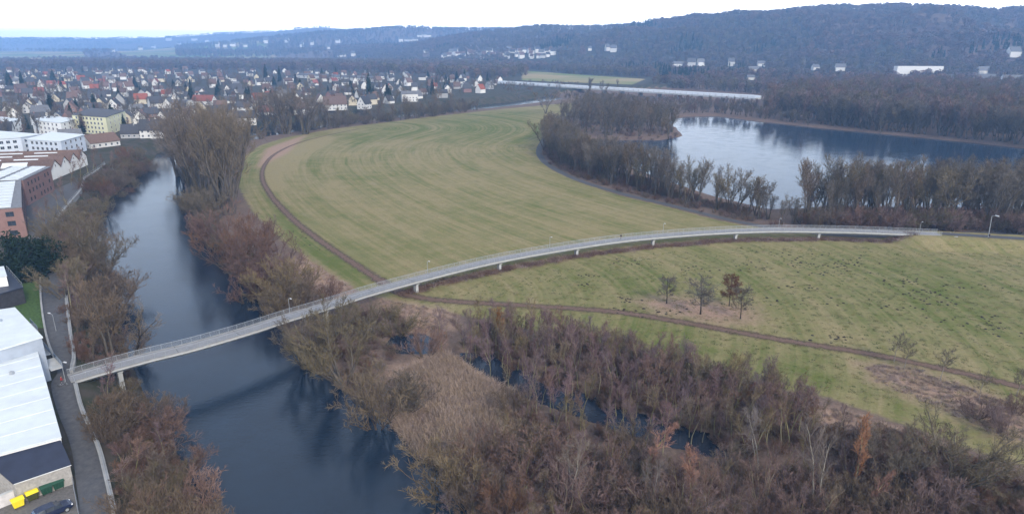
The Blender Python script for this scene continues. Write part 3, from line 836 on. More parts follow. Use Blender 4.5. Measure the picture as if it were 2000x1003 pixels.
# left bank, town side
lb = poly_at([(150, 735), (128, 600), (120, 500), (150, 440), (195, 440), (205, 520), (235, 610), (255, 700), (262, 735)], 1.5)
plant(fill(lb, 40, 3.2, 8), ['alder_brown', 'willow', 'alder', 'shrub', 'lake_brown'], 'bank_tree', (6, 11),
      dict(alder_brown='slim red brown tree on the steep town bank', willow='olive spreading tree on the steep town bank', alder='slim mauve tree on the steep town bank', shrub='brown bushy tree on the steep town bank', lake_brown='brown forked tree on the steep town bank'), 'tree', 'bare trees on the town bank')
for px, py, hp, k, lab in [(190, 560, 140, 'willow', 'broad ochre willow on the town bank at the bend'), (160, 500, 110, 'willow', 'olive willow beside the promenade wall bend'), (225, 720, 190, 'lake_brown', 'tall thin tree beside the bridge on the town bank')]:
    tree_px(k, 'bank_tree', px, py, hp, lab, 'tree', 'bare trees on the town bank')
x, y, z = ground_at(262, 700)
o = tree('lean', 'leaning_tree', x, y, 14.5, 'lone dark tree leaning out over the river by the bridge', 'tree', None, rz=0, z=z)
lb2 = poly_at([(205, 800), (290, 775), (335, 860), (395, 960), (440, 1040), (470, 1120), (270, 1120), (235, 960)], 1.0)
plant(fill(lb2, 34, 2.9, 9), ['alder_brown', 'shrub_mauve', 'willow', 'shrub', 'alder'], 'bank_tree', (4.5, 8.5),
      dict(alder_brown='slim red brown tree on the bank downstream of the bridge', shrub_mauve='mauve bush on the bank downstream of the bridge', willow='olive spreading tree on the bank downstream of the bridge', shrub='brown bush on the bank downstream of the bridge', alder='slim mauve tree on the bank downstream of the bridge'), 'tree', 'bare trees on the bank below the bridge')
lb3 = poly_at([(160, 425), (215, 395), (260, 350), (300, 318), (275, 300), (215, 330), (170, 370), (140, 420)], 2)
plant(fill(lb3, 40, 4.0, 10), ['shrub', 'shrub_red', 'alder_brown', 'shrub_olive', 'willow'], 'waterside_bush', (4, 9),
      dict(shrub='brown bush on the dark bank below the promenade', shrub_red='reddish bush on the dark bank below the promenade', alder_brown='slim brown tree on the dark bank below the promenade', shrub_olive='olive bush on the dark bank below the promenade', willow='spreading willow on the dark bank below the promenade'), 'bush', 'bushes below the promenade')
# belt along the upper river, both banks
UP = [(330, 300), (400, 282), (480, 270), (560, 262), (650, 250), (760, 238), (850, 226), (930, 216)]
for j, (off, n, hr) in enumerate([(2, 80, (9, 16)), (9, 60, (11, 19))]):
    for x, y in along(poly_at([(p[0], p[1] - off * .55) for p in UP], 0), n, 4.0):
        if sdist(np.array([x]), np.array([y]), river_poly)[0] < 0: continue
        k = RND.choice(['lake_olive', 'lake_brown', 'shrub', 'shrub_olive', 'lake'])
        tree(k, 'hedgerow_tree', x, y, RND.uniform(*hr) * (.62 if 'shrub' in k else 1), dict(lake_olive='olive bare tree in the belt between meadow and town', lake_brown='brown bare tree in the belt between meadow and town', shrub='brown bush in the belt between meadow and town', shrub_olive='olive bush in the belt between meadow and town', lake='grey bare tree in the belt between meadow and town')[k], 'tree', 'trees along the upper river')
for x, y in along(poly_at([(310, 292), (400, 266), (480, 250), (600, 231), (800, 210), (900, 202), (960, 196)], TZ), 60, 5):
    if sdist(np.array([x]), np.array([y]), river_poly)[0] < 1: continue
    k = RND.choice(['lake_olive', 'lake_brown', 'lake', 'shrub_red'])
    tree(k, 'riverfront_tree', x, y, RND.uniform(9, 16) * (.6 if 'shrub' in k else 1), dict(lake_olive='olive bare tree on the town side of the upper river', lake_brown='brown bare tree on the town side of the upper river', lake='grey bare tree on the town side of the upper river', shrub_red='reddish bush on the town side of the upper river')[k], 'tree', 'trees on the town side of the upper river')
for px, py, hp, lab in [(560, 262, 92, 'largest bare tree of the belt at the upper river bend'), (596, 262, 78, 'second largest bare tree of the belt at the upper river bend'), (530, 262, 80, 'broad bare tree beside the waterside house at the river bend'), (640, 252, 55, 'rounded bare tree of the belt below the big villa'), (735, 236, 46, 'rounded brown tree of the belt below the steep gabled house'), (800, 230, 44, 'rounded tree of the belt below the white villa'), (850, 222, 48, 'ochre rounded tree near the far end of the belt'), (885, 214, 42, 'rounded tree at the far end of the belt')]:
    tree_px('willow_big' if hp > 60 else 'lake_brown', 'riverside_tree', px, py, hp, lab, 'tree', 'large trees of the upper river belt', sx=1.2)
# between the lake path and the lake
lp = poly_at([(1072, 262), (1062, 292), (1085, 318), (1135, 343), (1215, 368), (1305, 391), (1400, 415), (1480, 430), (1500, 424), (1400, 402), (1310, 372), (1220, 342), (1140, 314), (1100, 290), (1092, 262)])
plant(fill(lp, 120, 3.3, 12), ['lake', 'lake_olive', 'lake', 'lake_brown'], 'lakeside_tree', (14, 21),
      dict(lake='grey bare tree between the curving path and the lake', lake_olive='olive bare tree between the curving path and the lake', lake_brown='brown bare tree between the curving path and the lake'), 'tree', 'trees along the lake path')
for x, y in along(poly_at([(1066, 300), (1090, 325), (1140, 349), (1215, 373), (1305, 395), (1400, 419), (1490, 436), (1560, 447)]), 60, 1.0):
    k = RND.choice(['shrub_red', 'shrub', 'shrub_mauve'])
    tree(k, 'path_bush', x, y, RND.uniform(1.5, 3.2), dict(shrub_red='low reddish bush beside the curving path', shrub='low brown bush beside the curving path', shrub_mauve='low mauve bush beside the curving path')[k], 'bush', 'bushes along the lake path')
lq = poly_at([(1575, 412), (1660, 410), (1800, 412), (1960, 414), (2080, 410), (2080, 448), (1880, 445), (1700, 442), (1570, 440)])
plant(fill(lq, 84, 3.6, 13), ['lake', 'lake_olive', 'lake_brown'], 'lakeside_tree', (16, 25),
      dict(lake='grey bare tree between the bridge end and the lake', lake_olive='olive bare tree between the bridge end and the lake', lake_brown='brown bare tree between the bridge end and the lake'), 'tree', 'trees behind the bridge end')
lr = poly_at([(1560, 436), (1700, 440), (1880, 443), (2080, 450), (2080, 458), (1880, 451), (1700, 450), (1580, 448)])
plant(fill(lr, 60, 2.8, 14), ['shrub', 'shrub_olive', 'shrub_mauve', 'shrub_red'], 'hedge_bush', (5, 9.5),
      dict(shrub='brown bush in the hedge behind the bridge end', shrub_olive='olive bush in the hedge behind the bridge end', shrub_mauve='mauve bush in the hedge behind the bridge end', shrub_red='reddish bush in the hedge behind the bridge end'), 'bush', 'bushes behind the bridge end')
for px, py, hp, lab in [(1500, 428, 70, 'thin grey tree in the gap where the lake shows'), (1527, 436, 60, 'small bare tree beside the lamp in the lake gap'), (1548, 436, 52, 'short grey tree at the right of the lake gap')]:
    tree_px('lake', 'lakeside_tree', px, py, hp, lab, 'tree', 'trees in the lake gap')
# wooded tongue of land in the lake
pen = poly_at([(1085, 250), (1130, 262), (1200, 270), (1290, 270), (1325, 264), (1310, 250), (1280, 236), (1200, 222), (1150, 214), (1100, 235)])
plant(fill(pen, 105, 6.0, 15), ['lake', 'lake_olive', 'lake_brown', 'far'], 'peninsula_tree', (16, 23),
      dict(lake='grey bare tree on the wooded tongue in the lake', lake_olive='olive bare tree on the wooded tongue in the lake', lake_brown='brown bare tree on the wooded tongue in the lake', far='thick grey tree on the wooded tongue in the lake'), 'tree', 'trees on the tongue in the lake')
# far shore
for x, y in along(poly_at([(1330, 222), (1400, 221), (1480, 231), (1600, 244), (1750, 258), (1900, 272), (2010, 284), (2100, 294)]), 120, 4.0):
    k = RND.choice(['far', 'far_olive', 'far_brown', 'lake'])
    tree(k, 'shore_tree', x, y + 8, RND.uniform(18, 27) * (.42 if x / y < .48 else 1), dict(far='grey bare tree on the far lake shore', far_olive='olive bare tree on the far lake shore', far_brown='mauve bare tree on the far lake shore', lake='slim grey bare tree on the far lake shore')[k], 'tree', 'trees on the far lake shore')
for px, py, hp, k, lab in [(1066, 222, 45, 'far', 'lone bare tree at the far end of the mown meadow'), (1150, 185, 32, 'far', 'spreading dark tree in front of the road bridge'), (1178, 186, 28, 'far', 'round tree beside the spreading one before the road bridge'), (1115, 170, 10, 'far', 'tiny tree on the green field behind the road bridge'), (1206, 170, 14, 'far', 'small tree at the right end of the green field')]:
    tree_px(k, 'field_tree', px, py, hp, lab, 'tree', 'scattered trees beyond the meadow')
# the young trees on the meadow
tree_px('oak', 'young_oak', 1302, 592, 62, 'first of four young oaks, bare, on the leaf litter nearest the bridge', 'tree', 'young trees on the meadow', i=0)
tree_px('oak', 'young_oak', 1368, 613, 82, 'bare grey young oak on leaf litter, left of the rust leaved one', 'tree', 'young trees on the meadow', i=1)
tree_px('oak_red', 'young_oak', 1424, 597, 64, 'young oak that still holds its rust red leaves', 'tree', 'young trees on the meadow', i=0, sx=1.0)
tree_px('oak', 'young_oak', 1446, 622, 74, 'bare young oak in front of the rust leaved one', 'tree', 'young trees on the meadow', i=0)
for px, py, hp, lab in [(1746, 706, 62, 'young tree with a bushy crown just below the trodden path'), (1836, 742, 70, 'pale trunked young tree leaning slightly beside the trodden path'), (1912, 778, 60, 'young tree above the mauve scrub at the trodden path'), (1985, 772, 62, 'young tree on the trodden path nearest the frame edge'), (1765, 720, 60, 'thin young tree next to the bushy crowned one')]:
    tree_px('young', 'young_tree', px, py, hp, lab, 'tree', 'young trees by the trodden path')
for px, py, hp, lab in [(1910, 815, 45, 'mauve bush in the dead grass strip under the young tree'), (1960, 850, 50, 'wide mauve bush at the right end of the dead grass strip'), (1985, 810, 40, 'brown bush in the dead grass near the frame edge')]:
    tree_px('shrub_mauve', 'scrub_bush', px, py, hp, lab, 'bush', 'scrub bushes in the dead grass')

# ------------------------------------------------------------------ woods and ground cover that nobody could count
def scatter(name, pts, meshes, sc, seed=1, label=None):
    """one object: meshes instanced on points by geometry nodes"""
    rng = np.random.default_rng(seed)
    n = len(pts)
    me = bpy.data.meshes.new(name); me.vertices.add(n); me.vertices.foreach_set('co', np.asarray(pts, np.float32).ravel())
    for nm, ty, v in (('sc', 'FLOAT', rng.uniform(sc[0], sc[1], n).astype(np.float32)), ('rz', 'FLOAT', (rng.random(n) * 6.283).astype(np.float32)), ('pick', 'INT', rng.integers(0, len(meshes), n).astype(np.int32))):
        a = me.attributes.new(nm, ty, 'POINT'); a.data.foreach_set('value', v)
    src = bpy.data.collections.new(name + '_kinds')
    for i, m in enumerate(meshes): src.objects.link(bpy.data.objects.new('%s_kind_%02d' % (name, i), m))
    g = bpy.data.node_groups.new(name, 'GeometryNodeTree')
    g.interface.new_socket('Geometry', in_out='INPUT', socket_type='NodeSocketGeometry'); g.interface.new_socket('Geometry', in_out='OUTPUT', socket_type='NodeSocketGeometry')
    N, L = g.nodes.new, g.links.new
    gi, go = N('NodeGroupInput'), N('NodeGroupOutput')
    ci = N('GeometryNodeCollectionInfo'); ci.inputs['Collection'].default_value = src; ci.inputs['Separate Children'].default_value = True; ci.inputs['Reset Children'].default_value = True
    ip = N('GeometryNodeInstanceOnPoints'); ip.inputs['Pick Instance'].default_value = True
    def na(nm, ty):
        q = N('GeometryNodeInputNamedAttribute'); q.data_type = ty; q.inputs['Name'].default_value = nm; return q.outputs['Attribute']
    cx = N('ShaderNodeCombineXYZ'); L(na('rz', 'FLOAT'), cx.inputs['Z'])
    L(gi.outputs[0], ip.inputs['Points']); L(ci.outputs[0], ip.inputs['Instance']); L(na('pick', 'INT'), ip.inputs['Instance Index'])
    L(cx.outputs[0], ip.inputs['Rotation']); L(na('sc', 'FLOAT'), ip.inputs['Scale']); L(ip.outputs[0], go.inputs[0])
    o = link(name, me); md = o.modifiers.new('scatter', 'NODES'); md.node_group = g
    return tag(o, label, None, None, 'stuff')

def joined(kind, i):
    """trunk and crown of a prototype in one mesh"""
    tm, cm_ = PROTO[kind][i][:2]
    V = np.zeros(3 * (len(tm.vertices) + len(cm_.vertices)), np.float32)
    tm.vertices.foreach_get('co', V[:3 * len(tm.vertices)]); cm_.vertices.foreach_get('co', V[3 * len(tm.vertices):])
    f1 = np.zeros(len(tm.loops), np.int32); tm.loops.foreach_get('vertex_index', f1)
    f2 = np.zeros(len(cm_.loops), np.int32); cm_.loops.foreach_get('vertex_index', f2)
    Fc = np.concatenate([f1, f2 + len(tm.vertices)]).reshape(-1, 4)
    return raw_mesh('wood_' + kind, V.reshape(-1, 3), Fc, [tm.materials[0], cm_.materials[0]], [0] * len(tm.polygons) + [1] * len(cm_.polygons))

def far_crown(seed, m, conif=False):
    """a coarse crown of twig fans for trees more than a kilometre off"""
    rng = np.random.default_rng(seed); g = Geo(); n = 150
    if conif:
        t = rng.random(n); a = rng.random(n) * 6.283; r = 2.6 * (1 - t) * np.sqrt(rng.random(n))
        q = np.stack([np.cos(a) * r, np.sin(a) * r, 2 + 14 * t], 1); g.quads(rng, q, 1.1)
    else:
        q = _unit(rng.normal(0, 1, (n, 3))) * (rng.random((n, 1)) ** .45) * [4.6, 4.6, 4.4] + [0, 0, 9.0]
        g.quads(rng, q, 1.05)
        b = np.zeros((16, 3)); d = _unit(rng.normal(0, .5, (16, 3)) + [0, 0, 1]); P = _grow(rng, b, d, np.full(16, 11.0), 4, .1, .05)
        g.ribbon(rng, P, np.array([.5, .4, .3, .15])[None].repeat(16, 0))
    return g.mesh('far_crown', m)

def rnd_px(n, poly, seed):
    """points uniform over the ground inside an outline"""
    r = np.random.default_rng(seed); lo, hi = poly.min(0), poly.max(0); out = np.zeros((0, 2))
    while len(out) < n:
        q = r.uniform(lo, hi, (n * 3, 2)); q = q[inside(q[:, 0], q[:, 1], poly)]; out = np.vstack([out, q])
    return out[:n]

def on_ground(q): return np.column_stack([q, height(q[:, 0], q[:, 1])])

FARM = [twig_material('far_wood_' + k, c, .28) for k, c in (('grey', (.105, .085, .078)), ('brown', (.125, .082, .072)), ('olive', (.105, .088, .056)))]
FARN = twig_material('far_needles', (.018, .034, .022), .3)
CROWNS = [far_crown(30 + i, FARM[i % 3]) for i in range(6)]
CONES = [far_crown(50 + i, FARN, True) for i in range(2)]

# hillside woods
def hill_points(n, seed, ridge, ymax):
    r = np.random.default_rng(seed); out = []
    k = RIDGES[ridge]
    q_px = r.uniform(-150, 2250, n * 4) if ridge == 0 else r.uniform(200, 1300, n * 4)
    Rr, B = interp(q_px, k['R']), interp(q_px, k['B'])
    s_ = r.uniform(-.12, 1.06, n * 4)
    Y = B + (Rr - B) * s_; X = (q_px - 1000) / F * CP * Y
    keep = (interp(q_px, k['sky']) < 90) & (r.random(n * 4) < np.minimum(1, Y / 2600.))
    q = np.column_stack([X, Y])[keep][:n]
    return on_ground(q)
CLEAR = []
def clear(p, polys):
    for P in polys: p = p[~inside(p[:, 0], p[:, 1], P)]
    return p

# ground cover
def tuft(seed, h, n, r, m, w=.05, fl=.5):
    rng = np.random.default_rng(seed); g = Geo(); b = np.column_stack([rng.normal(0, r, (n, 2)), np.zeros(n)])
    d = rng.normal(0, fl, (n, 3)) + [0, 0, 1]; d[:, 2] = np.abs(d[:, 2])
    P = _grow(rng, b, d, h * rng.uniform(.6, 1.2, n), 4, .2, -.12)
    g.ribbon(rng, P, np.array([1, .9, .6, .2])[None] * np.full((n, 1), w)); return g.mesh('tuft', m)
M_REED = twig_material('dry_reed', (.30, .225, .172), .25); M_REED2 = twig_material('dead_stalks', (.25, .182, .158), .25)
M_BRAM = twig_material('bramble_canes', (.14, .085, .068), .3)
M_GRASS = twig_material('winter_grass', (.145, .135, .055), .3); M_GRASS2 = twig_material('green_grass', (.075, .10, .028), .25)
TUFT = [tuft(1, 1.5, 60, .45, M_REED, .07, .8), tuft(2, 1.2, 60, .5, M_REED2, .07, .9), tuft(3, 1.7, 60, .4, M_REED, .06, .7), tuft(4, 1.0, 50, .5, M_REED2, .07, 1.0)]
q = rnd_px(2300, poly_at([(775, 735), (860, 690), (920, 720), (1000, 768), (1030, 830), (940, 900), (830, 880), (772, 810)]), 11)
scatter('reed_bed', on_ground(q), TUFT, (.7, 1.3), 11, 'matted pale dry reeds on the river bend')
q = np.vstack([rnd_px(420, poly_at([(745, 585), (870, 606), (905, 640), (800, 645), (735, 612)]), 12), rnd_px(1100, poly_at([(1290, 712), (1500, 762), (1640, 797), (1760, 842), (1900, 900), (2040, 965), (2040, 1090), (1800, 960), (1700, 870), (1480, 800), (1280, 735)]), 13),
               rnd_px(520, poly_at([(1690, 712), (1780, 716), (1900, 760), (2040, 810), (2060, 880), (1960, 855), (1830, 795), (1710, 745)]), 14), rnd_px(260, poly_at([(590, 500), (680, 558), (700, 585), (620, 570), (565, 520)]), 15)])
q = np.vstack([q, clear(rnd_px(1500, thick, 33), [pond_front]), rnd_px(600, right, 34)])
scatter('dead_grass', on_ground(q), TUFT, (.28, .62), 12, 'tussocks of dead straw coloured grass')
BRUSH = [joined('shrub', 0), joined('shrub_mauve', 0), joined('shrub_red', 0), joined('shrub_olive', 1), joined('shrub_mauve', 1)]
q = np.vstack([rnd_px(500, wet, 19), rnd_px(380, thick, 20), rnd_px(260, right, 21), rnd_px(260, lb, 22), rnd_px(260, lb2, 23), rnd_px(150, lb3, 24), rnd_px(120, poly_at([(540, 700), (640, 640), (760, 600), (800, 640), (760, 720), (700, 790), (640, 760)]), 25)])
q = clear(q, [pond_front]); q = on_ground(q); q = q[q[:, 2] > -1.6]
scatter('undergrowth', q, BRUSH, (.18, .42), 19, 'tangled brown undergrowth between the bare trees')
q = np.vstack([rnd_px(500, lp, 26), rnd_px(160, lq, 27), rnd_px(220, pen, 28)])
scatter('lake_undergrowth', on_ground(q), BRUSH, (.25, .6), 20, 'low brown undergrowth around the lake')
br = np.array(along(poly_at([(790, 574), (850, 556), (980, 527), (1136, 499), (1290, 480), (1450, 469), (1620, 468), (1785, 474)]), 620, .9))
BR = [tuft(31, 1.1, 70, .7, M_BRAM, .06, 1.2), tuft(32, .9, 70, .8, M_BRAM, .06, 1.4), tuft(33, .8, 60, .7, M_REED2, .06, 1.2)]
scatter('brambles', on_ground(br), BR, (.6, 1.35), 21, 'strip of dark red brown brambles along the foot of the bridge')
GR = [tuft(41, .3, 26, .35, M_GRASS, .06, 1.0), tuft(42, .25, 26, .4, M_GRASS2, .06, 1.1), tuft(43, .22, 26, .4, M_GRASS, .06, 1.2)]
q = rnd_px(5200, poly_at([(800, 590), (960, 545), (1200, 500), (1500, 478), (2050, 490), (2100, 900), (1900, 870), (1700, 800), (1400, 720), (1100, 650), (900, 612)]), 29)
scatter('meadow_tussocks', on_ground(q), GR, (.5, 1.2), 22, 'low grass tussocks on the near meadow')

# ------------------------------------------------------------------ footbridge
CONC = mat('pale_concrete', (.40, .41, .41), .8, .12, .8, bump=.01)
CONC2 = mat('weathered_concrete', (.27, .27, .265), .85, .18, .6, bump=.01)
DECK = mat('deck_paving', (.20, .20, .21), .85, .14, .9, bump=.01)
STEEL = mat('galvanised_steel', (.36, .38, .40), .45, .1, 2, .5, .4)
DECK_PTS = [(135, 739, 5.15), (200, 720, 5.3), (285, 697, 5.3), (375, 675, 5.2), (480, 645, 5.0), (564, 618, 4.7), (655, 591, 4.2), (720, 570, 3.9), (843, 537, 3.5), (960, 509, 3.3), (1080, 487, 3.2), (1200, 469, 3.2), (1300, 459, 3.2), (1400, 452, 3.2), (1500, 448.5, 3.1), (1600, 449, 3.05), (1700, 451.5, 3.0), (1835, 457, 2.95)]
dl = spline([(*at(x, y, z), z) for x, y, z in DECK_PTS], 8)
_T = np.gradient(dl, axis=0); _T[:, 2] = 0; _T = _unit(_T); _N = np.stack([-_T[:, 1], _T[:, 0], np.zeros(len(dl))], 1)   # left of travel = upstream side
bridge = empty('footbridge', tuple(dl[len(dl) // 2] * [1, 1, 0]))
OB = np.array(bridge.location)
def sweep(name, prof, m, parent, closed=True, sel=slice(None)):
    mb = MB(); mb.loft([[tuple(p + n * u + np.array([0, 0, w]) - OB) for u, w in prof] for p, n in zip(dl[sel], _N[sel])])
    return mb.build(name, m, parent)
HWD = 1.75
sweep('girder', [(-HWD - .12, -.12), (-HWD - .12, -.42), (-1.05, -1.05), (1.05, -1.05), (HWD + .12, -.42), (HWD + .12, -.12)], CONC, bridge)
sweep('walkway', [(-HWD, 0), (-HWD, -.115), (HWD, -.115), (HWD, 0)], DECK, bridge)
for sgn in (-1, 1): sweep('kerb', [(sgn * (HWD + .12), .09), (sgn * (HWD + .12), -.117), (sgn * (HWD - .06), -.117), (sgn * (HWD - .06), .09)], CONC2, bridge)
arc = np.r_[0, np.cumsum(np.linalg.norm(np.diff(dl, axis=0), axis=1))]
def on_deck(s_, u=0., w=0.):
    p = np.array([np.interp(s_, arc, dl[:, k]) for k in range(3)]); n = np.array([np.interp(s_, arc, _N[:, k]) for k in range(3)])
    return p + n * u + np.array([0, 0, w])
for sgn in (-1, 1):
    mb = MB(); u = sgn * HWD
    for w, r in ((1.12, .045), (.92, .02), (.74, .02), (.56, .02), (.38, .02), (.22, .02)):
        mb.loft([[tuple(p + n * (u + r * math.cos(a)) + np.array([0, 0, w + r * math.sin(a)]) - OB) for a in (0, 1.57, 3.14, 4.71)] for p, n in zip(dl, _N)])
    rl = mb.build('railing', STEEL, bridge)
    mb = MB()
    for s_ in np.arange(.5, arc[-1], 1.9): mb.bar(on_deck(s_, u, .0) - OB, on_deck(s_, u, 1.12) - OB, .032, n=4)
    mb.build('posts', STEEL, rl)
    rl.children[0].name = 'baluster'
for s_ in np.arange(6, arc[-1] - 4, 12.0):
    p = on_deck(s_); t0 = on_deck(s_ + .5) - on_deck(s_ - .5)
    MB().box(tuple(p - OB + [0, 0, .006]), (.14, 2 * HWD - .14, .012), math.atan2(t0[1], t0[0])).build('expansion_joint', mat('dark_joint', (.05, .05, .05), .8), bridge)
def near_s(px, py, z=4.0):
    q = np.array(at(px, py, z)); return arc[np.argmin(np.hypot(dl[:, 0] - q[0], dl[:, 1] - q[1]))]
for px, py in [(228, 712), (628, 600), (815, 545), (981, 505), (1136, 478), (1289, 460), (1446, 450), (1610, 449)]:
    s_ = near_s(px, py); p = on_deck(s_); zt = p[2] - 1.04; t0 = on_deck(s_ + .5) - on_deck(s_ - .5); rz = math.atan2(t0[1], t0[0])
    zb = min(hz(p[0], p[1]), zt - .6) - .3; mb = MB()
    mb.box((p[0] - OB[0], p[1] - OB[1], (zb + zt - .3) / 2), (.75, 1.15, zt - .3 - zb), rz)
    mb.box((p[0] - OB[0], p[1] - OB[1], zt - .15), (.95, 1.9, .297), rz)
    mb.build('pier', CONC, bridge)
pe = on_deck(arc[-1] - 4); t0 = on_deck(arc[-1] - 1) - on_deck(arc[-1] - 7); rz = math.atan2(t0[1], t0[0]); mb = MB()
mb.box((pe[0] - OB[0], pe[1] - OB[1], .55), (1.2, 4.6, 2.9), rz)
for sgn in (-1, 1):
    c = pe + np.array([math.cos(rz) * 4.3 - math.sin(rz) * sgn * 2.35, math.sin(rz) * 4.3 + math.cos(rz) * sgn * 2.35, 0]); n_ = np.array([-math.sin(rz), math.cos(rz)]) * .18; d_ = np.array([math.cos(rz), math.sin(rz)])
    A, B_ = c[:2] - d_ * 4.6 - OB[:2], c[:2] + d_ * 4.2 - OB[:2]
    mb.prism([tuple(A - n_), tuple(B_ - n_), tuple(B_ + n_), tuple(A + n_)], [-.6, 2.2, 2.2, -.6], [1.9, 3.02, 3.02, 1.9])
mb.build('abutment', CONC, bridge)
p0 = on_deck(0.8); mb = MB(); mb.box((p0[0] - OB[0], p0[1] - OB[1], 3.1), (1.6, 4.4, 1.9), math.atan2(_T[0, 1], _T[0, 0])); mb.build('abutment', CONC2, bridge)
tag(bridge, 'long curved pale concrete footbridge with steel railings crossing river and meadow', 'bridge')

# lamps
def lamp_mesh():
    root = empty('street_lamp'); mb = MB(); mb.bar((0, 0, 0), (0, 0, .5), .09, n=8); mb.bar((0, 0, .5), (0, 0, 3.75), .06, n=8, r2=.045); mb.build('post', STEEL, root)
    mb = MB(); mb.bar((0, 0, 3.72), (0, .75, 3.98), .035, n=6); mb.build('arm', STEEL, root)
    mb = MB(); mb.loft([[(x * w, y, 3.98 + h) for x, h in ((-1, -.05), (1, -.05), (.8, .06), (-.8, .06))] for y, w in ((.62, .08), (.75, .14), (1.2, .13), (1.32, .06))])
    mb.build('lamp_head', mat('lamp_grey', (.55, .56, .57), .4, .08), root); return root
lamp0 = lamp_mesh(); first = [lamp0]
def lamp(x, y, z, rz, label, h=1.0, grp='lamps along the footbridge', lean=0):
    o = first.pop() if first else copy_tree(lamp0)
    o.location = (x, y, z); o.rotation_euler = (0, lean, rz); o.scale = (h, h, h); tag(o, label, 'street lamp', grp); return o
for px, py, lab in [(565, 615, 'lamp post on the bridge beside the ochre bush over the river'), (845, 534, 'lamp post on the bridge above the concrete pier at the trodden path'), (1080, 486, 'lamp post on the bridge left of the lone walker'), (1305, 459, 'lamp post on the bridge right of the lone walker'), (1538, 449, 'lamp post on the bridge in front of the lake gap'), (1810, 456, 'lamp post on the bridge at its abutment by the hedge')]:
    s_ = near_s(px, py); p = on_deck(s_, HWD + .05, -.1); t0 = on_deck(s_ + .5) - on_deck(s_ - .5)
    lamp(p[0], p[1], p[2], math.atan2(t0[1], t0[0]) + math.pi, lab, .95)
x, y = at(1930, 463, 2.95); lamp(x, y, 2.95, math.pi + .2, 'tall leaning lamp post on the path beyond the bridge end', 1.9, None, .05)
x, y = at(119, 705, 9); lamp(x, y, 5.0, -1.9, 'lamp post on the promenade beside the bridge head', 1.0, 'lamps along the promenade')
x, y = at(102, 612, 9); lamp(x, y, 5.0, 1.2, 'lamp post on the promenade beside the small lawn', 1.0, 'lamps along the promenade')

# ------------------------------------------------------------------ town bank near the bridge
def tzs(X, Y): return np.maximum(height(X, Y), TZ - .05) if False else np.full(np.shape(X), TZ)
PR_R = [(158, 372), (133, 402), (108, 432), (99, 474), (126, 519), (130, 582), (139, 659), (145, 698), (140, 728), (148, 752), (161, 802), (191, 870), (209, 936), (224, 1003), (246, 1100)]
PR_L = [(138, 366), (108, 395), (86, 432), (74, 476), (84, 519), (80, 582), (94, 659), (108, 698), (112, 728), (100, 752), (112, 802), (138, 870), (148, 936), (157, 1003), (172, 1100)]
eR, eL = spline(poly_at(PR_R, TZ), 6), spline(poly_at(PR_L, TZ), 6)
M_PROM = strip_material('promenade_asphalt', (.060, .062, .070), (.105, .104, .108), 0, 1.0)
ribbon_strip('promenade', eL, 4, M_PROM, tzs, .10, n=6, edges=eR)
def flat(name, P, z, m): 
    mb = MB(); mb.prism([tuple(p) for p in P], z - .25, z); tag(mb.build(name, m), kind='structure')
M_COB = strip_material('cobbles', (.085, .080, .078), (.17, .16, .15), 0, 3.0)
flat('yard', poly_at([(-60, 1010), (141, 930), (157, 1003), (172, 1100), (-60, 1120)], TZ), TZ + .06, M_COB)
flat('plaza', poly_at([(52, 480), (57, 458), (50, 402), (107, 370), (150, 352), (158, 372), (133, 402), (105, 432), (92, 474)], TZ), TZ + .07, M_PROM)
flat('lawn', poly_at([(18, 560), (78, 546), (82, 600), (90, 640), (60, 640), (20, 600)], TZ), TZ + .08, simple('lawn_grass', (.045, .085, .018), .95, .35, 2.0))

STONE = mat('grey_stone', (.30, .285, .265), .9, .2, 2.5, bump=.03)
def wall_line(name, pts, z, h, th, m, label, cat, railing=False, ex=None):
    L = spline(poly_at(pts, z), 5); o = empty(name, (L[0][0], L[0][1], z)); O = np.array([L[0][0], L[0][1], z])
    T = _unit(np.gradient(L, axis=0)); N_ = np.stack([-T[:, 1], T[:, 0]], 1); mb = MB()
    b0 = -3.0 if railing else -.3
    mb.loft([[(*(p + n * u - O[:2]), w) for u, w in ((-th / 2, b0), (th / 2, b0), (th / 2, h), (-th / 2, h))] for p, n in zip(L, N_)]); mb.build('wall', m, o)
    mb = MB(); mb.loft([[(*(p + n * u - O[:2]), w) for u, w in ((-th * .62, h + .002), (th * .62, h + .002), (th * .62, h + .09), (-th * .62, h + .09))] for p, n in zip(L, N_)]); mb.build('coping', CONC2, o)
    if railing:
        mb = MB()
        for w in (.55, 1.0):
            mb.loft([[(*(p + n * .03 * math.cos(a) - O[:2]), h + w + .03 * math.sin(a)) for a in (0, 1.57, 3.14, 4.71)] for p, n in zip(L, N_)])
        for k in range(0, len(L), 2): mb.bar((*(L[k] - O[:2]), h + .08), (*(L[k] - O[:2]), h + 1.0), .03, n=4)
        mb.build('railing', STEEL, o)
    return tag(o, label, cat)
wall_line('promenade_wall', PR_R[3:9], TZ, .45, .5, STONE, 'low stone wall with railing along the promenade above the bridge', 'wall', True)
wall_line('promenade_wall', PR_R[9:], TZ, .45, .5, STONE, 'low stone wall with railing along the promenade below the bridge', 'wall', True)
wall_line('promenade_wall', [(205, 322), (188, 335), (165, 350), (158, 372), (133, 402), (108, 432)], TZ, .5, .5, STONE, 'low pale wall at the plaza beside the brick building', 'wall', True)
wall_line('garden_wall', [(79, 546), (82, 600), (93, 665), (111, 712)], TZ, .7, .3, CONC, 'low white garden wall between lawn and promenade', 'wall')
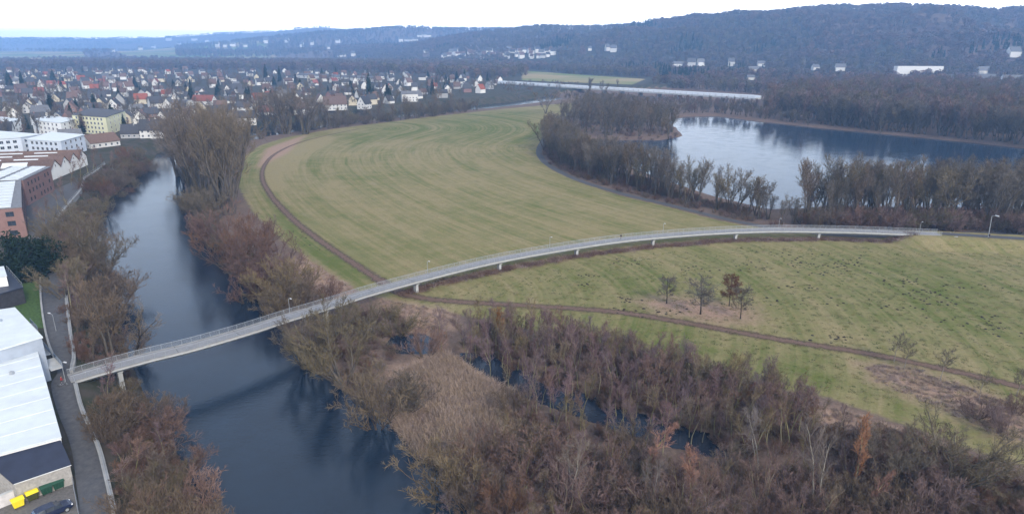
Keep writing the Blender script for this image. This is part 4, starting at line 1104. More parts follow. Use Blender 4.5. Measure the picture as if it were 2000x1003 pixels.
# fence of the yard
def fence(pts, z, h, label):
    L = poly_at(pts, z); o = empty('yard_fence', (*L[0], z)); mb = MB()
    for a, b in zip(L[:-1], L[1:]):
        d = np.linalg.norm(b - a); n = max(2, int(d / .14))
        for k in range(n): q = a + (b - a) * k / n - L[0]; mb.bar((*q, .1), (*q, h), .012, n=4)
        for w in (.15, h - .05): mb.bar((*(a - L[0]), w), (*(b - L[0]), w), .022, n=4)
    mb.build('mesh_panel', STEEL, o)
    for a in L: m2 = MB(); m2.bar((*(a - L[0]), 0), (*(a - L[0]), h + .1), .045); m2.build('post', STEEL, o)
    return tag(o, label, 'fence')
fence([(137, 912), (141, 932), (147, 965), (154, 1003), (164, 1060)], TZ + .06, 1.3, 'grey metal fence between cobbled yard and promenade')

WHITE = mat('white_render', (.78, .78, .76), .75, .05, .3); ROOFW = mat('white_roof_sheet', (.55, .59, .61), .55, .09, .4)
GREY = mat('grey_cladding', (.30, .34, .40), .6, .12, .6); GLASS = mat('dark_window_glass', (.03, .04, .055), .12, .3, .8, .6); FRAME = mat('white_frame', (.7, .7, .7), .5, .05)
NAVY = mat('navy_roof_sheet', (.020, .026, .048), .5, .2, .7); BRICK_RAW = None
def brick(name, c1, c2, mortar, s=1.0):
    t = NT(name); b = t.n('ShaderNodeTexBrick'); b.inputs['Scale'].default_value = s; b.inputs['Color1'].default_value = c1 + (1,); b.inputs['Color2'].default_value = c2 + (1,); b.inputs['Mortar'].default_value = mortar + (1,)
    b.inputs['Brick Width'].default_value = .5; b.inputs['Row Height'].default_value = .16; b.inputs['Mortar Size'].default_value = .012
    sp = t.n('ShaderNodeSeparateXYZ'); t.l(t.pos(), sp.inputs[0]); cb = t.n('ShaderNodeCombineXYZ'); t.l(t.math('ADD', sp.outputs[0], sp.outputs[1]), cb.inputs[0]); t.l(sp.outputs[2], cb.inputs[1]); t.l(cb.outputs[0], b.inputs['Vector'])
    w = t.mix(t.rng(t.noise(.5, 5, t.pos()), .3, .7), b.outputs['Color'], (c1[0] * .7, c1[1] * .72, c1[2] * .75)); w2 = t.mix(.5, b.outputs['Color'], w)
    t.bsdf(w2, .9, .2); return t.m
BRICK = brick('red_brick', (.25, .140, .122), (.20, .112, .10), (.27, .23, .215))

FRAMED = mat('dark_frame', (.05, .045, .045), .5, .1)
WIN = {}
def window_mesh(w, h, dark=False):
    k = (round(w, 2), round(h, 2), dark)
    if k not in WIN:
        mb = MB(); mb.box((0, .02, 0), (w, .06, h), i=0); t_ = .07
        for sx_ in (-1, 1): mb.box((sx_ * (w / 2 + t_ / 2), .03, 0), (t_, .1, h + 2 * t_), i=1)
        for sz_ in (-1, 1): mb.box((0, .03, sz_ * (h / 2 + t_ / 2)), (w - .002, .097, t_), i=1)
        mb.box((0, .055, 0), (.05, .02, h - .01), i=1)
        WIN[k] = raw_mesh('window', mb.V, mb.F, [GLASS, FRAMED if dark else FRAME], mb.I)
    return WIN[k]
def windows(parent, A, B, zs, n, w, h, m0=.08, m1=.92, skip=(), dark=False):
    """rows of windows on the wall from A to B; they look to the right of A->B"""
    A, B = np.array(A, float)[:2], np.array(B, float)[:2]; d = _unit(B - A); rz = math.atan2(d[1], d[0]) ; nrm = np.array([d[1], -d[0]])
    for j, z in enumerate(zs):
        for k in range(n):
            if (j, k) in skip: continue
            q = A + (B - A) * (m0 + (m1 - m0) * (k + .5) / n)
            link('window', window_mesh(w, h, dark), parent, (*q, z), rz + math.pi)
def block(name, P, z0, z1, wall, roof, label, cat, over=.25, rt=.22, group=None):
    """a flat roofed building over a footprint"""
    o = empty(name, (0, 0, 0)); P = [tuple(p) for p in P]; c = np.mean(P, 0); o.location = (c[0], c[1], z0); Q = [tuple(np.array(p) - c) for p in P]
    zz = [z - z0 for z in z1] if hasattr(z1, '__len__') else z1 - z0
    MB().prism(Q, -.4, zz).build('wall', wall, o)
    S_ = [tuple(np.array(q) * (1 + over / max(1, np.linalg.norm(q)))) for q in Q]
    z2 = [z + .003 for z in zz] if hasattr(zz, '__len__') else zz + .003
    MB().prism(S_, z2, [z + rt for z in z2] if hasattr(z2, '__len__') else z2 + rt).build('roof', roof, o)
    tag(o, label, cat, group); return o, Q
# white roofed hall beside the promenade
A = [at(66, 662, 11), at(118, 851, 11), at(-90, 908, 11), at(-90, 702, 11)]
hall, Q = block('warehouse', A, TZ, 10.8, WHITE, ROOFW, 'long low hall with a plain white flat roof beside the promenade', 'hall', .3, .25)
windows(hall, Q[1], Q[0], (3.6,), 7, 1.6, 1.3)
mb = MB()
for k in range(1, 9):
    a = np.array(Q[0]) + (np.array(Q[1]) - Q[0]) * k / 9; b = np.array(Q[3]) + (np.array(Q[2]) - Q[3]) * k / 9; mb.bar((*a, 6.07), (*b, 6.07), .035, n=4)
mb.build('roof_seam', mat('pale_seam', (.66, .69, .71), .6), hall)
mb = MB(); mb.box((*(np.array(Q[0]) * .3), 6.3), (.5, .5, .55)); mb.build('roof_vent', STEEL, hall)
A = [at(81, 657, 13.5), at(28, 601, 13.5), at(-90, 618, 13.5), at(-90, 708, 13.5)]
hall2, Q = block('apartment_house', A, TZ, 13.3, GREY, ROOFW, 'taller white roofed house with grey side wall behind the long hall', 'building', .3, .25)
windows(hall2, Q[0], Q[1], (2.0, 4.6, 7.0), 4, 1.5, 1.5)
mb = MB(); mb.box((*(np.array(Q[1]) * .35), 8.7), (.7, .5, .5)); mb.build('roof_vent', GREY, hall2)
for k, (f0, f1, z) in enumerate(((-.06, .22, 2.3), (.34, .62, 2.3), (.68, .95, 4.9))):
    a, b = np.array(Q[0]) + (np.array(Q[1]) - Q[0]) * f0, np.array(Q[0]) + (np.array(Q[1]) - Q[0]) * f1; d = _unit(b - a); n_ = np.array([d[1], -d[0]]); c = (a + b) / 2 + n_ * .95; L = np.linalg.norm(b - a); mb = MB()
    bal = MB().box((*c, z), (L, 1.85, .2), math.atan2(d[1], d[0])).build('balcony', CONC, hall2); c2 = c + n_ * .9
    MB().box((*c2, z + .62), (L, .04, 1.0), math.atan2(d[1], d[0])).build('glass_railing', mat('blue_glass_panel', (.16, .22, .30), .15, .2), bal)
# navy lean-to and its wall
lt = empty('lean_to', (*at(80, 900, TZ), TZ)); O = np.array([*at(80, 900, TZ), TZ])
c4 = [(*at(-30, 896, 10.6), 10.6), (*at(117, 855, 10.6), 10.6), (*at(139, 906, 8.1), 8.1), (*at(26, 944, 8.1), 8.1)]
V = [tuple(np.array(c) - O) for c in c4] + [tuple(np.array(c) - O - [0, 0, .18]) for c in c4]
MB().add(V, [(0, 1, 2, 3)[::-1], (4, 5, 6, 7), (0, 4, 5, 1)[::-1], (1, 5, 6, 2)[::-1], (2, 6, 7, 3)[::-1], (3, 7, 4, 0)[::-1]]).build('roof', NAVY, lt)
B2 = [np.array(c[:2]) - O[:2] for c in c4]; ins = [np.mean(B2, 0) + (b - np.mean(B2, 0)) * .96 for b in B2]
MB().prism([tuple(b) for b in ins], -.3, [5.3, 5.3, 2.85, 2.85]).build('wall', STONE, lt)
mb = MB(); mb.bar(np.array(c4[2]) - O + [0, 0, -.12], np.array(c4[3]) - O + [0, 0, -.12], .07); mb.build('gutter', STEEL, lt)
tag(lt, 'lean-to with a dark navy sheet roof at the end of the long hall', 'lean-to')
ya = poly_at([(-20, 1000), (135, 936)], TZ); d = _unit(ya[1] - ya[0]); c = (ya[0] + ya[1]) / 2; yw = empty('yard_wall', (*c, TZ)); L = np.linalg.norm(ya[1] - ya[0])
MB().box((0, 0, .8), (L, .3, 1.9), math.atan2(d[1], d[0])).build('wall', mat('pale_plaster', (.52, .50, .50), .9, .15, 1.2), yw); MB().box((0, 0, 1.81), (L + .1, .42, .1), math.atan2(d[1], d[0])).build('coping', CONC, yw)
tag(yw, 'pale plastered wall behind the row of bins in the yard', 'wall')
# bins
def bin_(px, py, body, lid, label):
    x, y = at(px, py, TZ + .06); rz = math.atan2(d[1], d[0]); o = empty('waste_bin', (x, y, TZ + .06), rz); mb = MB()
    mb.loft([[(-.58 * s_, -.42 * s_, z), (.58 * s_, -.42 * s_, z), (.58 * s_, .42 * s_, z), (-.58 * s_, .42 * s_, z)] for z, s_ in ((.2, .9), (.3, .95), (1.08, 1.1), (1.1, 1.18), (1.16, 1.18))])
    for k in (-.35, 0, .35): mb.box((k, -.452, .65), (.07, .05, .7))
    mb.build('body', body, o); mb = MB()
    mb.loft([[(-.7, -.52 + .16 * 0, 1.165), (-.7, .5, 1.165), (-.7, .44, 1.32), (-.7, .1, 1.42), (-.7, -.3, 1.36), (-.7, -.52, 1.24)], [(.7, -.52, 1.165), (.7, .5, 1.165), (.7, .44, 1.32), (.7, .1, 1.42), (.7, -.3, 1.36), (.7, -.52, 1.24)]]); mb.build('lid', lid, o)
    mb = MB(); mb.bar((-.72, -.56, 1.2), (.72, -.56, 1.2), .03); mb.build('handle', lid, o)
    for a in (-.45, .45):
        for b in (-.3, .3): MB().bar((a - .03, b, .1), (a + .03, b, .1), .1, n=10).build('wheel', RUBBER, o)
    return tag(o, label, 'bin', 'waste bins in the yard')
RUBBER = mat('black_rubber', (.02, .02, .02), .8, .2)
YEL = mat('yellow_plastic', (.78, .62, .03), .45, .08); YELB = mat('dark_bin_plastic', (.06, .065, .02), .5, .2); GRN = mat('dark_green_plastic', (.018, .065, .04), .45, .15)
bin_(37, 989, YEL, YEL, 'yellow waste bin with a yellow front, at the end of the row'); bin_(65, 975, YELB, YEL, 'dark fronted bin with a bright yellow lid'); bin_(92, 963, GRN, GRN, 'dark green bin beside the yellow lidded one'); bin_(115, 953, GRN, GRN, 'dark green bin nearest the yard fence')
# car
def car(x, y, z, rz, label):
    o = empty('parked_car', (x, y, z), rz); paint = mat('dark_blue_paint', (.010, .016, .045), .22, .1, 1, .6)
    def ring(xp, wz): return [(xp, w, h) for w, h in wz]
    prof = [(-2.2, .45, .35, .80), (-2.12, .78, .28, .98), (-1.4, .86, .24, 1.0), (0, .89, .22, .98), (1.1, .88, .24, .93), (1.75, .82, .26, .84), (2.18, .62, .34, .68)]
    mb = MB(); mb.loft([[(a, -w, b), (a, -w * 1.02, (b + t_) / 2), (a, -w * .93, t_), (a, w * .93, t_), (a, w * 1.02, (b + t_) / 2), (a, w, b)] for a, w, b, t_ in prof]); mb.build('body', paint, o, smooth_=False)
    gl = [(-2.02, .74, .985, 1.05), (-1.72, .66, .985, 1.42), (-.9, .66, .98, 1.50), (.2, .66, .97, 1.46), (1.05, .72, .945, .98)]
    mb = MB(); mb.loft([[(a, -.8, b), (a, -w, t_), (a, w, t_), (a, .8, b)] for a, w, b, t_ in gl]); mb.build('windows', GLASS, o).name = 'window_glass'
    mb = MB(); mb.loft([[(a, -w - .02, t_ - .05), (a, -w * .9, t_ + .025), (a, w * .9, t_ + .025), (a, w + .02, t_ - .05)] for a, w, t_ in ((-1.8, .64, 1.40), (-.9, .66, 1.5), (.25, .65, 1.455))]); mb.build('roof', paint, o)
    for s_ in (-1, 1):
        mb = MB()
        for a, b in ((-.75, -.78), (.1, .2)): mb.bar((a, s_ * .81, .98), (b, s_ * .675, 1.46), .035, n=4)
        mb.build('pillar', paint, o); MB().box((.75, s_ * .98, 1.02), (.16, .22, .14)).build('mirror', paint, o)
        MB().box((2.02, s_ * .55, .66), (.2, .3, .13)).build('headlight', mat('clear_lamp', (.8, .82, .85), .1, .05), o); MB().box((-2.14, s_ * .62, .82), (.12, .18, .26)).build('tail_light', mat('red_lamp', (.35, .02, .02), .2, .1), o)
        for a in (-1.32, 1.36):
            w = MB().bar((a, s_ * .70, .32), (a, s_ * .92, .32), .32, n=20).build('wheel', RUBBER, o); MB().bar((a, s_ * .915, .32), (a, s_ * .93, .32), .2, n=14).build('rim', STEEL, w)
    return tag(o, label, 'car')
x, y = at(104, 1003, TZ + .06); car(x, y, TZ + .06, math.atan2(d[1], d[0]), 'dark blue estate car parked on the cobbles before the bins')
# terrace house at the frame edge
th, Q = block('terrace_house', [at(44, 560, 9), at(14, 526, 9), at(-60, 536, 9), at(-60, 590, 9)], TZ, 8.8, mat('dark_timber', (.035, .035, .042), .7, .3), NAVY, 'dark flat roofed house with a roof terrace at the lawn', 'building')
windows(th, Q[0], Q[1], (1.6,), 3, 1.6, 1.8)
mb = MB()
for k in range(9): q = np.array(Q[0]) + (np.array(Q[1]) - Q[0]) * k / 8; mb.bar((*q, 4.0), (*q, 5.0), .03, n=4)
mb.bar((*Q[0], 5.0), (*Q[1], 5.0), .035, n=4); mb.build('terrace_railing', STEEL, th)
th2, Q = block('penthouse', [at(12, 538, 11.5), at(6, 520, 11.5), at(-60, 528, 11.5), at(-60, 548, 11.5)], TZ, 11.3, WHITE, ROOFW, 'white topped house behind the dark terrace house', 'building'); windows(th2, Q[0], Q[1], (4.6,), 2, 1.4, 1.4)
for px, py, hp, i, lab in [(45, 540, 88, 0, 'big dark evergreen beside the promenade and lawn, the larger'), (88, 528, 66, 1, 'dark evergreen bush on the promenade edge')]:
    tree_px('evergreen', 'evergreen_bush', px, py, hp, lab, 'bush', 'evergreens by the lawn', i=i)
# brick apartment buildings
P1, P2, P3 = np.array([-151.8, 201.]), np.array([-181.6, 243.]), np.array([-189.8, 272.])
def skylights(o, A, B, A2, B2, z, n, rows=1, m=None):
    """pale roof panels set in a row between the edges A-B and A2-B2"""
    A, B, A2, B2 = (np.array(q, float) for q in (A, B, A2, B2))
    for k in range(n):
        f0, f1 = (k + .14) / n, (k + .86) / n
        for r in range(rows):
            g0, g1 = (r + .1) / rows * .9 + .05, (r + .86) / rows * .9 + .05
            c = [(A + (B - A) * f) * (1 - g) + (A2 + (B2 - A2) * f) * g for f, g in ((f0, g0), (f1, g0), (f1, g1), (f0, g1))]
            MB().prism([tuple(q) for q in c], z, z + .22).build('skylight', m or ROOFW, o)
b1, Q = block('brick_apartments', [P1, P2, P2 + [-14, -8], P1 + [-26, -12]], TZ, 14.4, BRICK, mat('slate_grey_roof', (.16, .165, .18), .8, .2), 'red brick apartment block with large dark windows, nearest the evergreens', 'building')
windows(b1, Q[3], Q[0], (1.7, 4.7, 7.6), 5, 2.0, 1.4, .1, .97, dark=True); windows(b1, Q[0], Q[1], (1.7, 4.7, 7.6), 10, 1.2, 1.4, dark=True)
skylights(b1, Q[0], Q[1], Q[3], Q[2], 9.63, 9, 2)
b2, Q = block('brick_apartments', [P2 + [.4, .6], P3, P3 + [-17, 1], P2 + [-16, -4]], TZ, 14.6, BRICK, mat('slate_grey_roof', (.16, .165, .18), .8, .2), 'red brick apartment block running along the plaza with three rows of windows', 'building')
windows(b2, Q[0], Q[1], (1.7, 4.7, 7.6), 7, .95, 1.4, skip=((0, 2), (1, 5), (2, 4)), dark=True); windows(b2, Q[3], Q[0], (4.7, 7.6), 2, 2.0, 1.5, dark=True)
skylights(b2, Q[0], Q[1], Q[3], Q[2], 9.83, 7, 2)
for k, (px, py, hp) in enumerate([(130, 400, 45), (120, 385, 40), (112, 410, 38), (95, 458, 60), (88, 440, 52), (158, 352, 50), (140, 362, 46), (172, 338, 52), (182, 330, 44)]):
    tree_px('alder_brown', 'plaza_tree', px, py, hp, 'small bare tree planted on the plaza by the brick apartments', 'tree', 'small trees on the plaza')
# sawtooth sheds
def gable(name, c, w, l, h, rh, rz, wall, roof, label, cat, group=None, detail=2, z=TZ, chim=True, seed=0):
    """a pitched house: ridge along its local x"""
    rg = random.Random(seed); V = [(-l / 2, -w / 2, -.4), (-l / 2, w / 2, -.4), (-l / 2, w / 2, h), (-l / 2, 0, h + rh), (-l / 2, -w / 2, h)]
    mb = MB(); mb.loft([[(v[0] * s_, v[1], v[2]) for v in V] for s_ in (1, -1)])
    k = rh / (w / 2); e = .45; g = .35; rf = MB()
    for s_ in (-1, 1):
        a = (0, h + rh + .02); b = (s_ * (w / 2 + e), h - k * e + .02)
        rf.loft([[(x_, a[0], a[1]), (x_, b[0], b[1]), (x_, b[0], b[1] + .24), (x_, a[0], a[1] + .26)][::s_] for x_ in (-l / 2 - g, l / 2 + g)])
    if detail == 0:
        me = MB(); me.V, me.F, me.I = mb.V[:], mb.F[:], [0] * len(mb.F); n0 = len(me.V); me.V += rf.V; me.F += [tuple(i + n0 for i in f) for f in rf.F]; me.I += [1] * len(rf.F)
        return tag(me.build(name, [wall, roof], None, (*c, z), rz), label, cat, group)
    o = empty(name, (*c, z), rz); mb.build('wall', wall, o); r_ = rf.build('roof', roof, o)
    if chim: MB().box((l * rg.uniform(-.25, .25), w * .1, h + rh + .1), (.6, .6, 1.5)).build('chimney', BRICK if rg.random() < .5 else CONC2, r_)
    ns = 0 if detail == 1 else (2 if h > 4 else 1)
    for j in range(ns):
        zc = 1.5 + 2.7 * j; n = max(2, int(l / 3.2))
        for s_ in (-1, 1):
            for q in range(n): link('window', window_mesh(1.1, 1.3), o, (-l / 2 + l * (q + .5) / n, s_ * (w / 2), zc), 0 if s_ > 0 else math.pi)
            for q in range(2): link('window', window_mesh(1.1, 1.3), o, (s_ * l / 2, (q - .5) * w * .45, zc), -math.pi / 2 if s_ > 0 else math.pi / 2)
    for s_ in (-1, 1): link('window', window_mesh(1.0, 1.1), o, (s_ * l / 2, 0, h + rh * .33), -math.pi / 2 if s_ > 0 else math.pi / 2)
    return tag(o, label, cat, group)
RB = mat('brown_tile', (.115, .075, .062), .85, .2, 1.2, rand=.2); RD = mat('dark_tile', (.055, .055, .062), .8, .2, 1.2, rand=.25); RR = mat('red_tile', (.22, .065, .042), .85, .2, 1.2, rand=.2); RG = mat('grey_tile', (.11, .112, .12), .85, .2, 1.2, rand=.2)
WA = {'white': mat('house_white', (.60, .595, .575), .8, .06, .5, rand=.16), 'cream': mat('house_cream', (.52, .47, .36), .8, .06, .5, rand=.08), 'grey': mat('house_grey', (.33, .33, .33), .8, .08, .5, rand=.1), 'brick': BRICK}
ga, gb = np.array(at(103, 352, TZ)), np.array(at(172, 322, TZ))
for k, lab in enumerate(('white gabled shed with roof lights, nearest the brick apartments', 'white gabled shed with roof lights, second from the brick apartments', 'white gabled shed with roof lights, third from the brick apartments', 'white gabled shed half hidden by bare trees, last of the row')):
    dd = gb - ga; L = np.linalg.norm(dd); u = dd / L; n_ = np.array([-u[1], u[0]]); w = L / 4 * 1.0; c = ga + u * (k + .5) * w + n_ * 27
    o = gable('gabled_shed', c, w - .06, 54, 4.6, 3.6, math.atan2(n_[1], n_[0]), WHITE, RB, lab, 'shed', 'row of gabled sheds', 1, TZ, False, k)
    r_ = [c_ for c_ in o.children if c_.name.startswith('roof')][0]; a_ = math.atan2(3.6, w / 2)
    for q in range(3):
        for s_ in (-1, 1):
            m_ = MB(); hw = w * .13; x0 = 27 - 4 - q * 15
            m_.loft([[(x_, s_ * (w * .25 - hw * math.cos(0)), 4.6 + 3.6 - 3.6 * (w * .25 - hw) / (w / 2) + .3 + hgt_), (x_, s_ * (w * .25 + hw), 4.6 + 3.6 - 3.6 * (w * .25 + hw) / (w / 2) + .3 + hgt_), ] + [(x_, s_ * (w * .25 + hw), 4.6 + 3.6 - 3.6 * (w * .25 + hw) / (w / 2) + .2), (x_, s_ * (w * .25 - hw), 4.6 + 3.6 - 3.6 * (w * .25 - hw) / (w / 2) + .2)] for x_, hgt_ in ((x0 - 10, .05), (x0, .05))])
            m_.build('skylight', ROOFW, r_)
    if k == 0:
        pass
# pale apartment blocks above the sheds
def blk(pxs, zt, wall, roof, label, rows, n, name='apartment_block', zsk=None):
    o, Q = block(name, [at(x, y, zt) for x, y in pxs], TZ, zt - .2, wall, roof, label, 'building', .5, .3)
    zs = [1.6 + 2.9 * j for j in range(rows)]
    for a, b, k in ((0, 1, n[0]), (1, 2, n[1])):
        ar = sum(Q[i][0] * Q[(i + 1) % 4][1] - Q[(i + 1) % 4][0] * Q[i][1] for i in range(4))
        if ar > 0: windows(o, Q[a], Q[b], zs, k, 1.7, 1.5)
        else: windows(o, Q[b], Q[a], zs, k, 1.7, 1.5)
    return o, Q
blk([(-40, 274), (40, 268), (78, 262), (0, 256)], 14.5, mat('blue_grey_render', (.52, .57, .64), .8, .08), ROOFW, 'pale blue grey apartment block with a white flat roof at the frame edge', 3, (5, 3))
blk([(52, 272), (118, 276), (164, 263), (100, 258)], 14.0, mat('blue_grey_render', (.52, .57, .64), .8, .08), ROOFW, 'pale blue grey apartment block with a white roof above the gabled sheds', 3, (6, 4))
blk([(62, 234), (118, 240), (150, 232), (95, 226)], 14.0, WHITE, ROOFW, 'modern white flat roofed house behind the pale apartment blocks', 3, (6, 3))
blk([(-20, 240), (18, 238), (40, 232), (0, 228)], 13, WHITE, ROOFW, 'white flat roofed house at the frame edge', 3, (4, 3))
yo, Q = blk([(140, 224), (206, 229), (244, 216), (178, 211)], 17, mat('pale_yellow_render', (.62, .60, .40), .8, .06), RD, 'long pale yellow apartment house with a dark roof', 4, (8, 4))
def house_px(px, py, w, l, h, rh, rz, wall, roof, label, **k):
    x, y = at(px, py, TZ); return gable('house', (x, y), w * .86, l * .86, h * .9, rh * .86, R(rz), WA[wall], roof, label, 'house', None, 2, TZ, True, int(px))
house_px(300, 268, 10, 16, 6, 7, 195, 'white', RD, 'tall white gabled house with a dark roof by the upper river')
house_px(262, 268, 12, 15, 3.5, 6, 195, 'grey', RD, 'black roofed house beside the tall white gabled one')
house_px(198, 286, 12, 20, 3.5, 5, 60, 'white', RB, 'long brown roofed house behind the riverside trees')
house_px(140, 276, 10, 14, 4, 4.5, 20, 'white', RG, 'grey roofed house with a small white gable by the pale blocks')
house_px(400, 205, 11, 26, 5, 6, 170, 'white', RR, 'large house with an orange red roof above the tall poplars')
house_px(480, 243, 11, 18, 6, 5.5, 200, 'white', RD, 'dark roofed white house at the waterside right of the tall poplars')
house_px(440, 228, 12, 16, 5, 6, 190, 'white', RD, 'timber gabled white house with a dark roof near the poplars')
house_px(590, 222, 12, 14, 5, 6, 190, 'white', RB, 'small white house at the waterside among bare trees')
house_px(655, 214, 14, 24, 6, 8, 200, 'white', RB, 'big villa with a brown hipped roof over the upper river')
house_px(712, 212, 10, 14, 5.5, 8, 250, 'white', RD, 'white house with a steep dark gable by the upper river')
house_px(800, 198, 14, 20, 9, 3, 195, 'white', RG, 'bright white three storey villa right of the steep gable')
house_px(342, 206, 18, 40, 5, 1.5, 170, 'white', RG, 'long low white building with a brick tower part')
house_px(225, 215, 12, 12, 5, 7, 280, 'white', RD, 'white house with a steep gable above the yellow apartment house')
house_px(60, 215, 12, 14, 4, 8, 300, 'cream', RB, 'cream house with a long sloping brown roof')

# ------------------------------------------------------------------ the rest of the town
tr_ = random.Random(5); taken = []
BAND = [(-30, 280), (100, 262), (340, 262), (480, 238), (600, 222), (700, 216), (800, 202), (900, 188), (975, 176), (975, 158), (800, 146), (500, 140), (200, 138), (-30, 142)]
nh = 0; tries = 0; big = {}
keepout = [(c.location.x, c.location.y) for c in COL.objects if c.parent is None and c.get('category') in ('building', 'house', 'shed')]
GL = {'dark_tile': 'dark roof', 'brown_tile': 'brown roof', 'red_tile': 'red roof', 'grey_tile': 'grey roof'}
PIN = np.array(BAND, float)
while nh < 285 and tries < 40000:
    tries += 1; px = tr_.uniform(-30, 975); py = 138 + (280 - 138) * tr_.random() ** 1.35
    if not inside(np.array([px]), np.array([py]), PIN)[0]: continue
    if any(abs(px - a) < 13 + (b - 138) * .14 and abs(py - b) < 2.6 + (b - 138) * .075 for a, b in taken): continue
    x, y = at(px, py, TZ)
    if sdist(np.array([x]), np.array([y]), river_poly)[0] < 16 or sdist(np.array([x]), np.array([y]), town_poly)[0] > 0: continue
    if y < 360: continue
    if any((x - a) ** 2 + (y - b) ** 2 < 26 ** 2 for a, b in keepout): continue
    taken.append((px, py)); nh += 1
    wall = tr_.choices(['white', 'cream', 'grey', 'brick'], [6, 1.5, 1.6, .9])[0]; roof = tr_.choices([RD, RB, RR, RG], [5, 3.4, 1.0, 1.6])[0]
    w, l = tr_.uniform(7.0, 9.2), tr_.uniform(8.0, 12.5); h = tr_.choice([3.0, 3.4, 5.2, 5.6]); rz = R(tr_.choice([15, 105, 195, 290, 50, 230]) + tr_.uniform(-12, 12)); far_ = y > 620
    z = hz(x, y)
    zone = 'on the near side of town' if y < 620 else ('in the middle of town' if y < 900 else 'at the far side of town')
    gable('house', (x, y), w, l, h, tr_.uniform(3.6, 6.2), rz, WA[wall], roof, '%s house with a %s %s' % ({'brick': 'red brick'}.get(wall, wall), GL[roof.name], zone), 'house', 'houses of the town', 0 if far_ else 2, z, True, nh)
# gardens: bare trees, conifers
pt = []
for k in range(372):
    for _ in range(50):
        px, py = tr_.uniform(-30, 975), 138 + (278 - 138) * tr_.random() ** 1.2
        if inside(np.array([px]), np.array([py]), PIN)[0]:
            x, y = at(px, py, TZ)
            if sdist(np.array([x]), np.array([y]), river_poly)[0] > 8 and y > 330: break
    if any((x - a) ** 2 + (y - b) ** 2 < 9 ** 2 for a, b in keepout): continue
    con = tr_.random() < .2
    if con: tree(tr_.choice(['conifer', 'spruce', 'spruce']), 'conifer_tree', x, y, tr_.uniform(8, 19), 'dark green conifer between the houses of the town', 'conifer', 'conifers in the town gardens')
    else:
        kk = tr_.choice(['far', 'far_olive', 'far_brown', 'lake', 'lake_olive'])
        tree(kk, 'garden_tree', x, y, tr_.uniform(9, 16), {'far': 'thick grey bare tree in the town gardens', 'far_olive': 'thick olive bare tree in the town gardens', 'far_brown': 'mauve bare tree in the town gardens', 'lake': 'thin grey bare tree in the town gardens', 'lake_olive': 'thin olive bare tree in the town gardens'}[kk], 'tree', 'bare trees in the town gardens')
for px, py, hp, k, lab in [(103, 224, 38, 'conifer', 'broad dark conifer behind the modern white house'), (165, 260, 34, 'conifer', 'dark conifer in front of the yellow apartment house'), (180, 258, 30, 'conifer', 'dark conifer beside the yellow apartment house wall'), (520, 158, 30, 'spruce', 'tall slim spruce at the far side of town, left one of a pair'), (547, 160, 28, 'spruce', 'tall slim spruce at the far side of town, right one of a pair'), (722, 196, 48, 'spruce', 'tallest spruce behind the steep gabled house'), (758, 200, 34, 'conifer', 'wide dark conifer left of the white villa'), (485, 210, 30, 'spruce', 'dark spruce behind the dark roofed waterside house'), (845, 186, 30, 'spruce', 'slim spruce at the right end of town'), (952, 158, 16, 'spruce', 'spruce beside the end of the road bridge'), (20, 172, 30, 'conifer', 'dark conifer group at the frame edge, nearest'), (45, 172, 32, 'spruce', 'dark spruce near the frame edge behind the town'), (105, 160, 22, 'conifer', 'dark round conifer left of the far town houses'), (265, 172, 22, 'conifer', 'dark conifer pair in the middle of town')]:
    tree_px(k, 'conifer_tree', px, py, hp, lab, 'conifer', 'conifers in the town gardens')
# long white terrace at the far side of town
a, b = np.array(at(585, 152, TZ)), np.array(at(735, 160, TZ)); dd = b - a; L = np.linalg.norm(dd)
for k in range(9):
    gable('terraced_house', a + dd * (k + .5) / 9, 9, L / 9 - .4, 5.5, 3.2, math.atan2(dd[1], dd[0]), WA['white'], RG, 'white house in the long terrace at the far side of town', 'house', 'long white terrace', 0, TZ)
# tower blocks behind the town
for px, py, lab in ((67, 126, 'left one of two small tower blocks in the belt wood'), (76, 126, 'right one of two small tower blocks in the belt wood')):
    x, y = at(px, py, 0); block('tower_block', [(x - 9, y - 8), (x + 9, y - 8), (x + 9, y + 8), (x - 9, y + 8)], 0, 22, WA['cream'], RG, lab, 'tower block', .2, .6, 'tower blocks behind the town')

# ------------------------------------------------------------------ road bridge on the plain
ha, hb_ = np.array(at(972, 161, 7)), np.array(at(1482, 191.5, 7)); dd = hb_ - ha; L = np.linalg.norm(dd); rz = math.atan2(dd[1], dd[0]); c = (ha + hb_) / 2
hw = empty('road_bridge', (*c, 0), rz)
MB().box((0, 0, 6.2), (L, 13, 1.6)).build('deck', CONC, hw)
for s_ in (-1, 1): MB().box((0, s_ * 6.35, 8.25), (L, .25, 2.5)).build('noise_barrier', mat('pale_barrier_panel', (.70, .73, .76), .45, .08, .1), hw)
mb = MB()
for k in range(int(L / 8)): mb.box((-L / 2 + 4 + k * 8, -6.55, 8.2), (.22, .2, 2.4))
mb.build('barrier_rib', CONC2, hw)
for k in range(15):
    MB().box((-L / 2 + (k + .5) * L / 15, 0, 2.6), (1.4, 8, 5.596)).build('pier', CONC2, hw)
tag(hw, 'long low road bridge with pale noise barriers crossing the plain behind the meadow', 'road bridge')

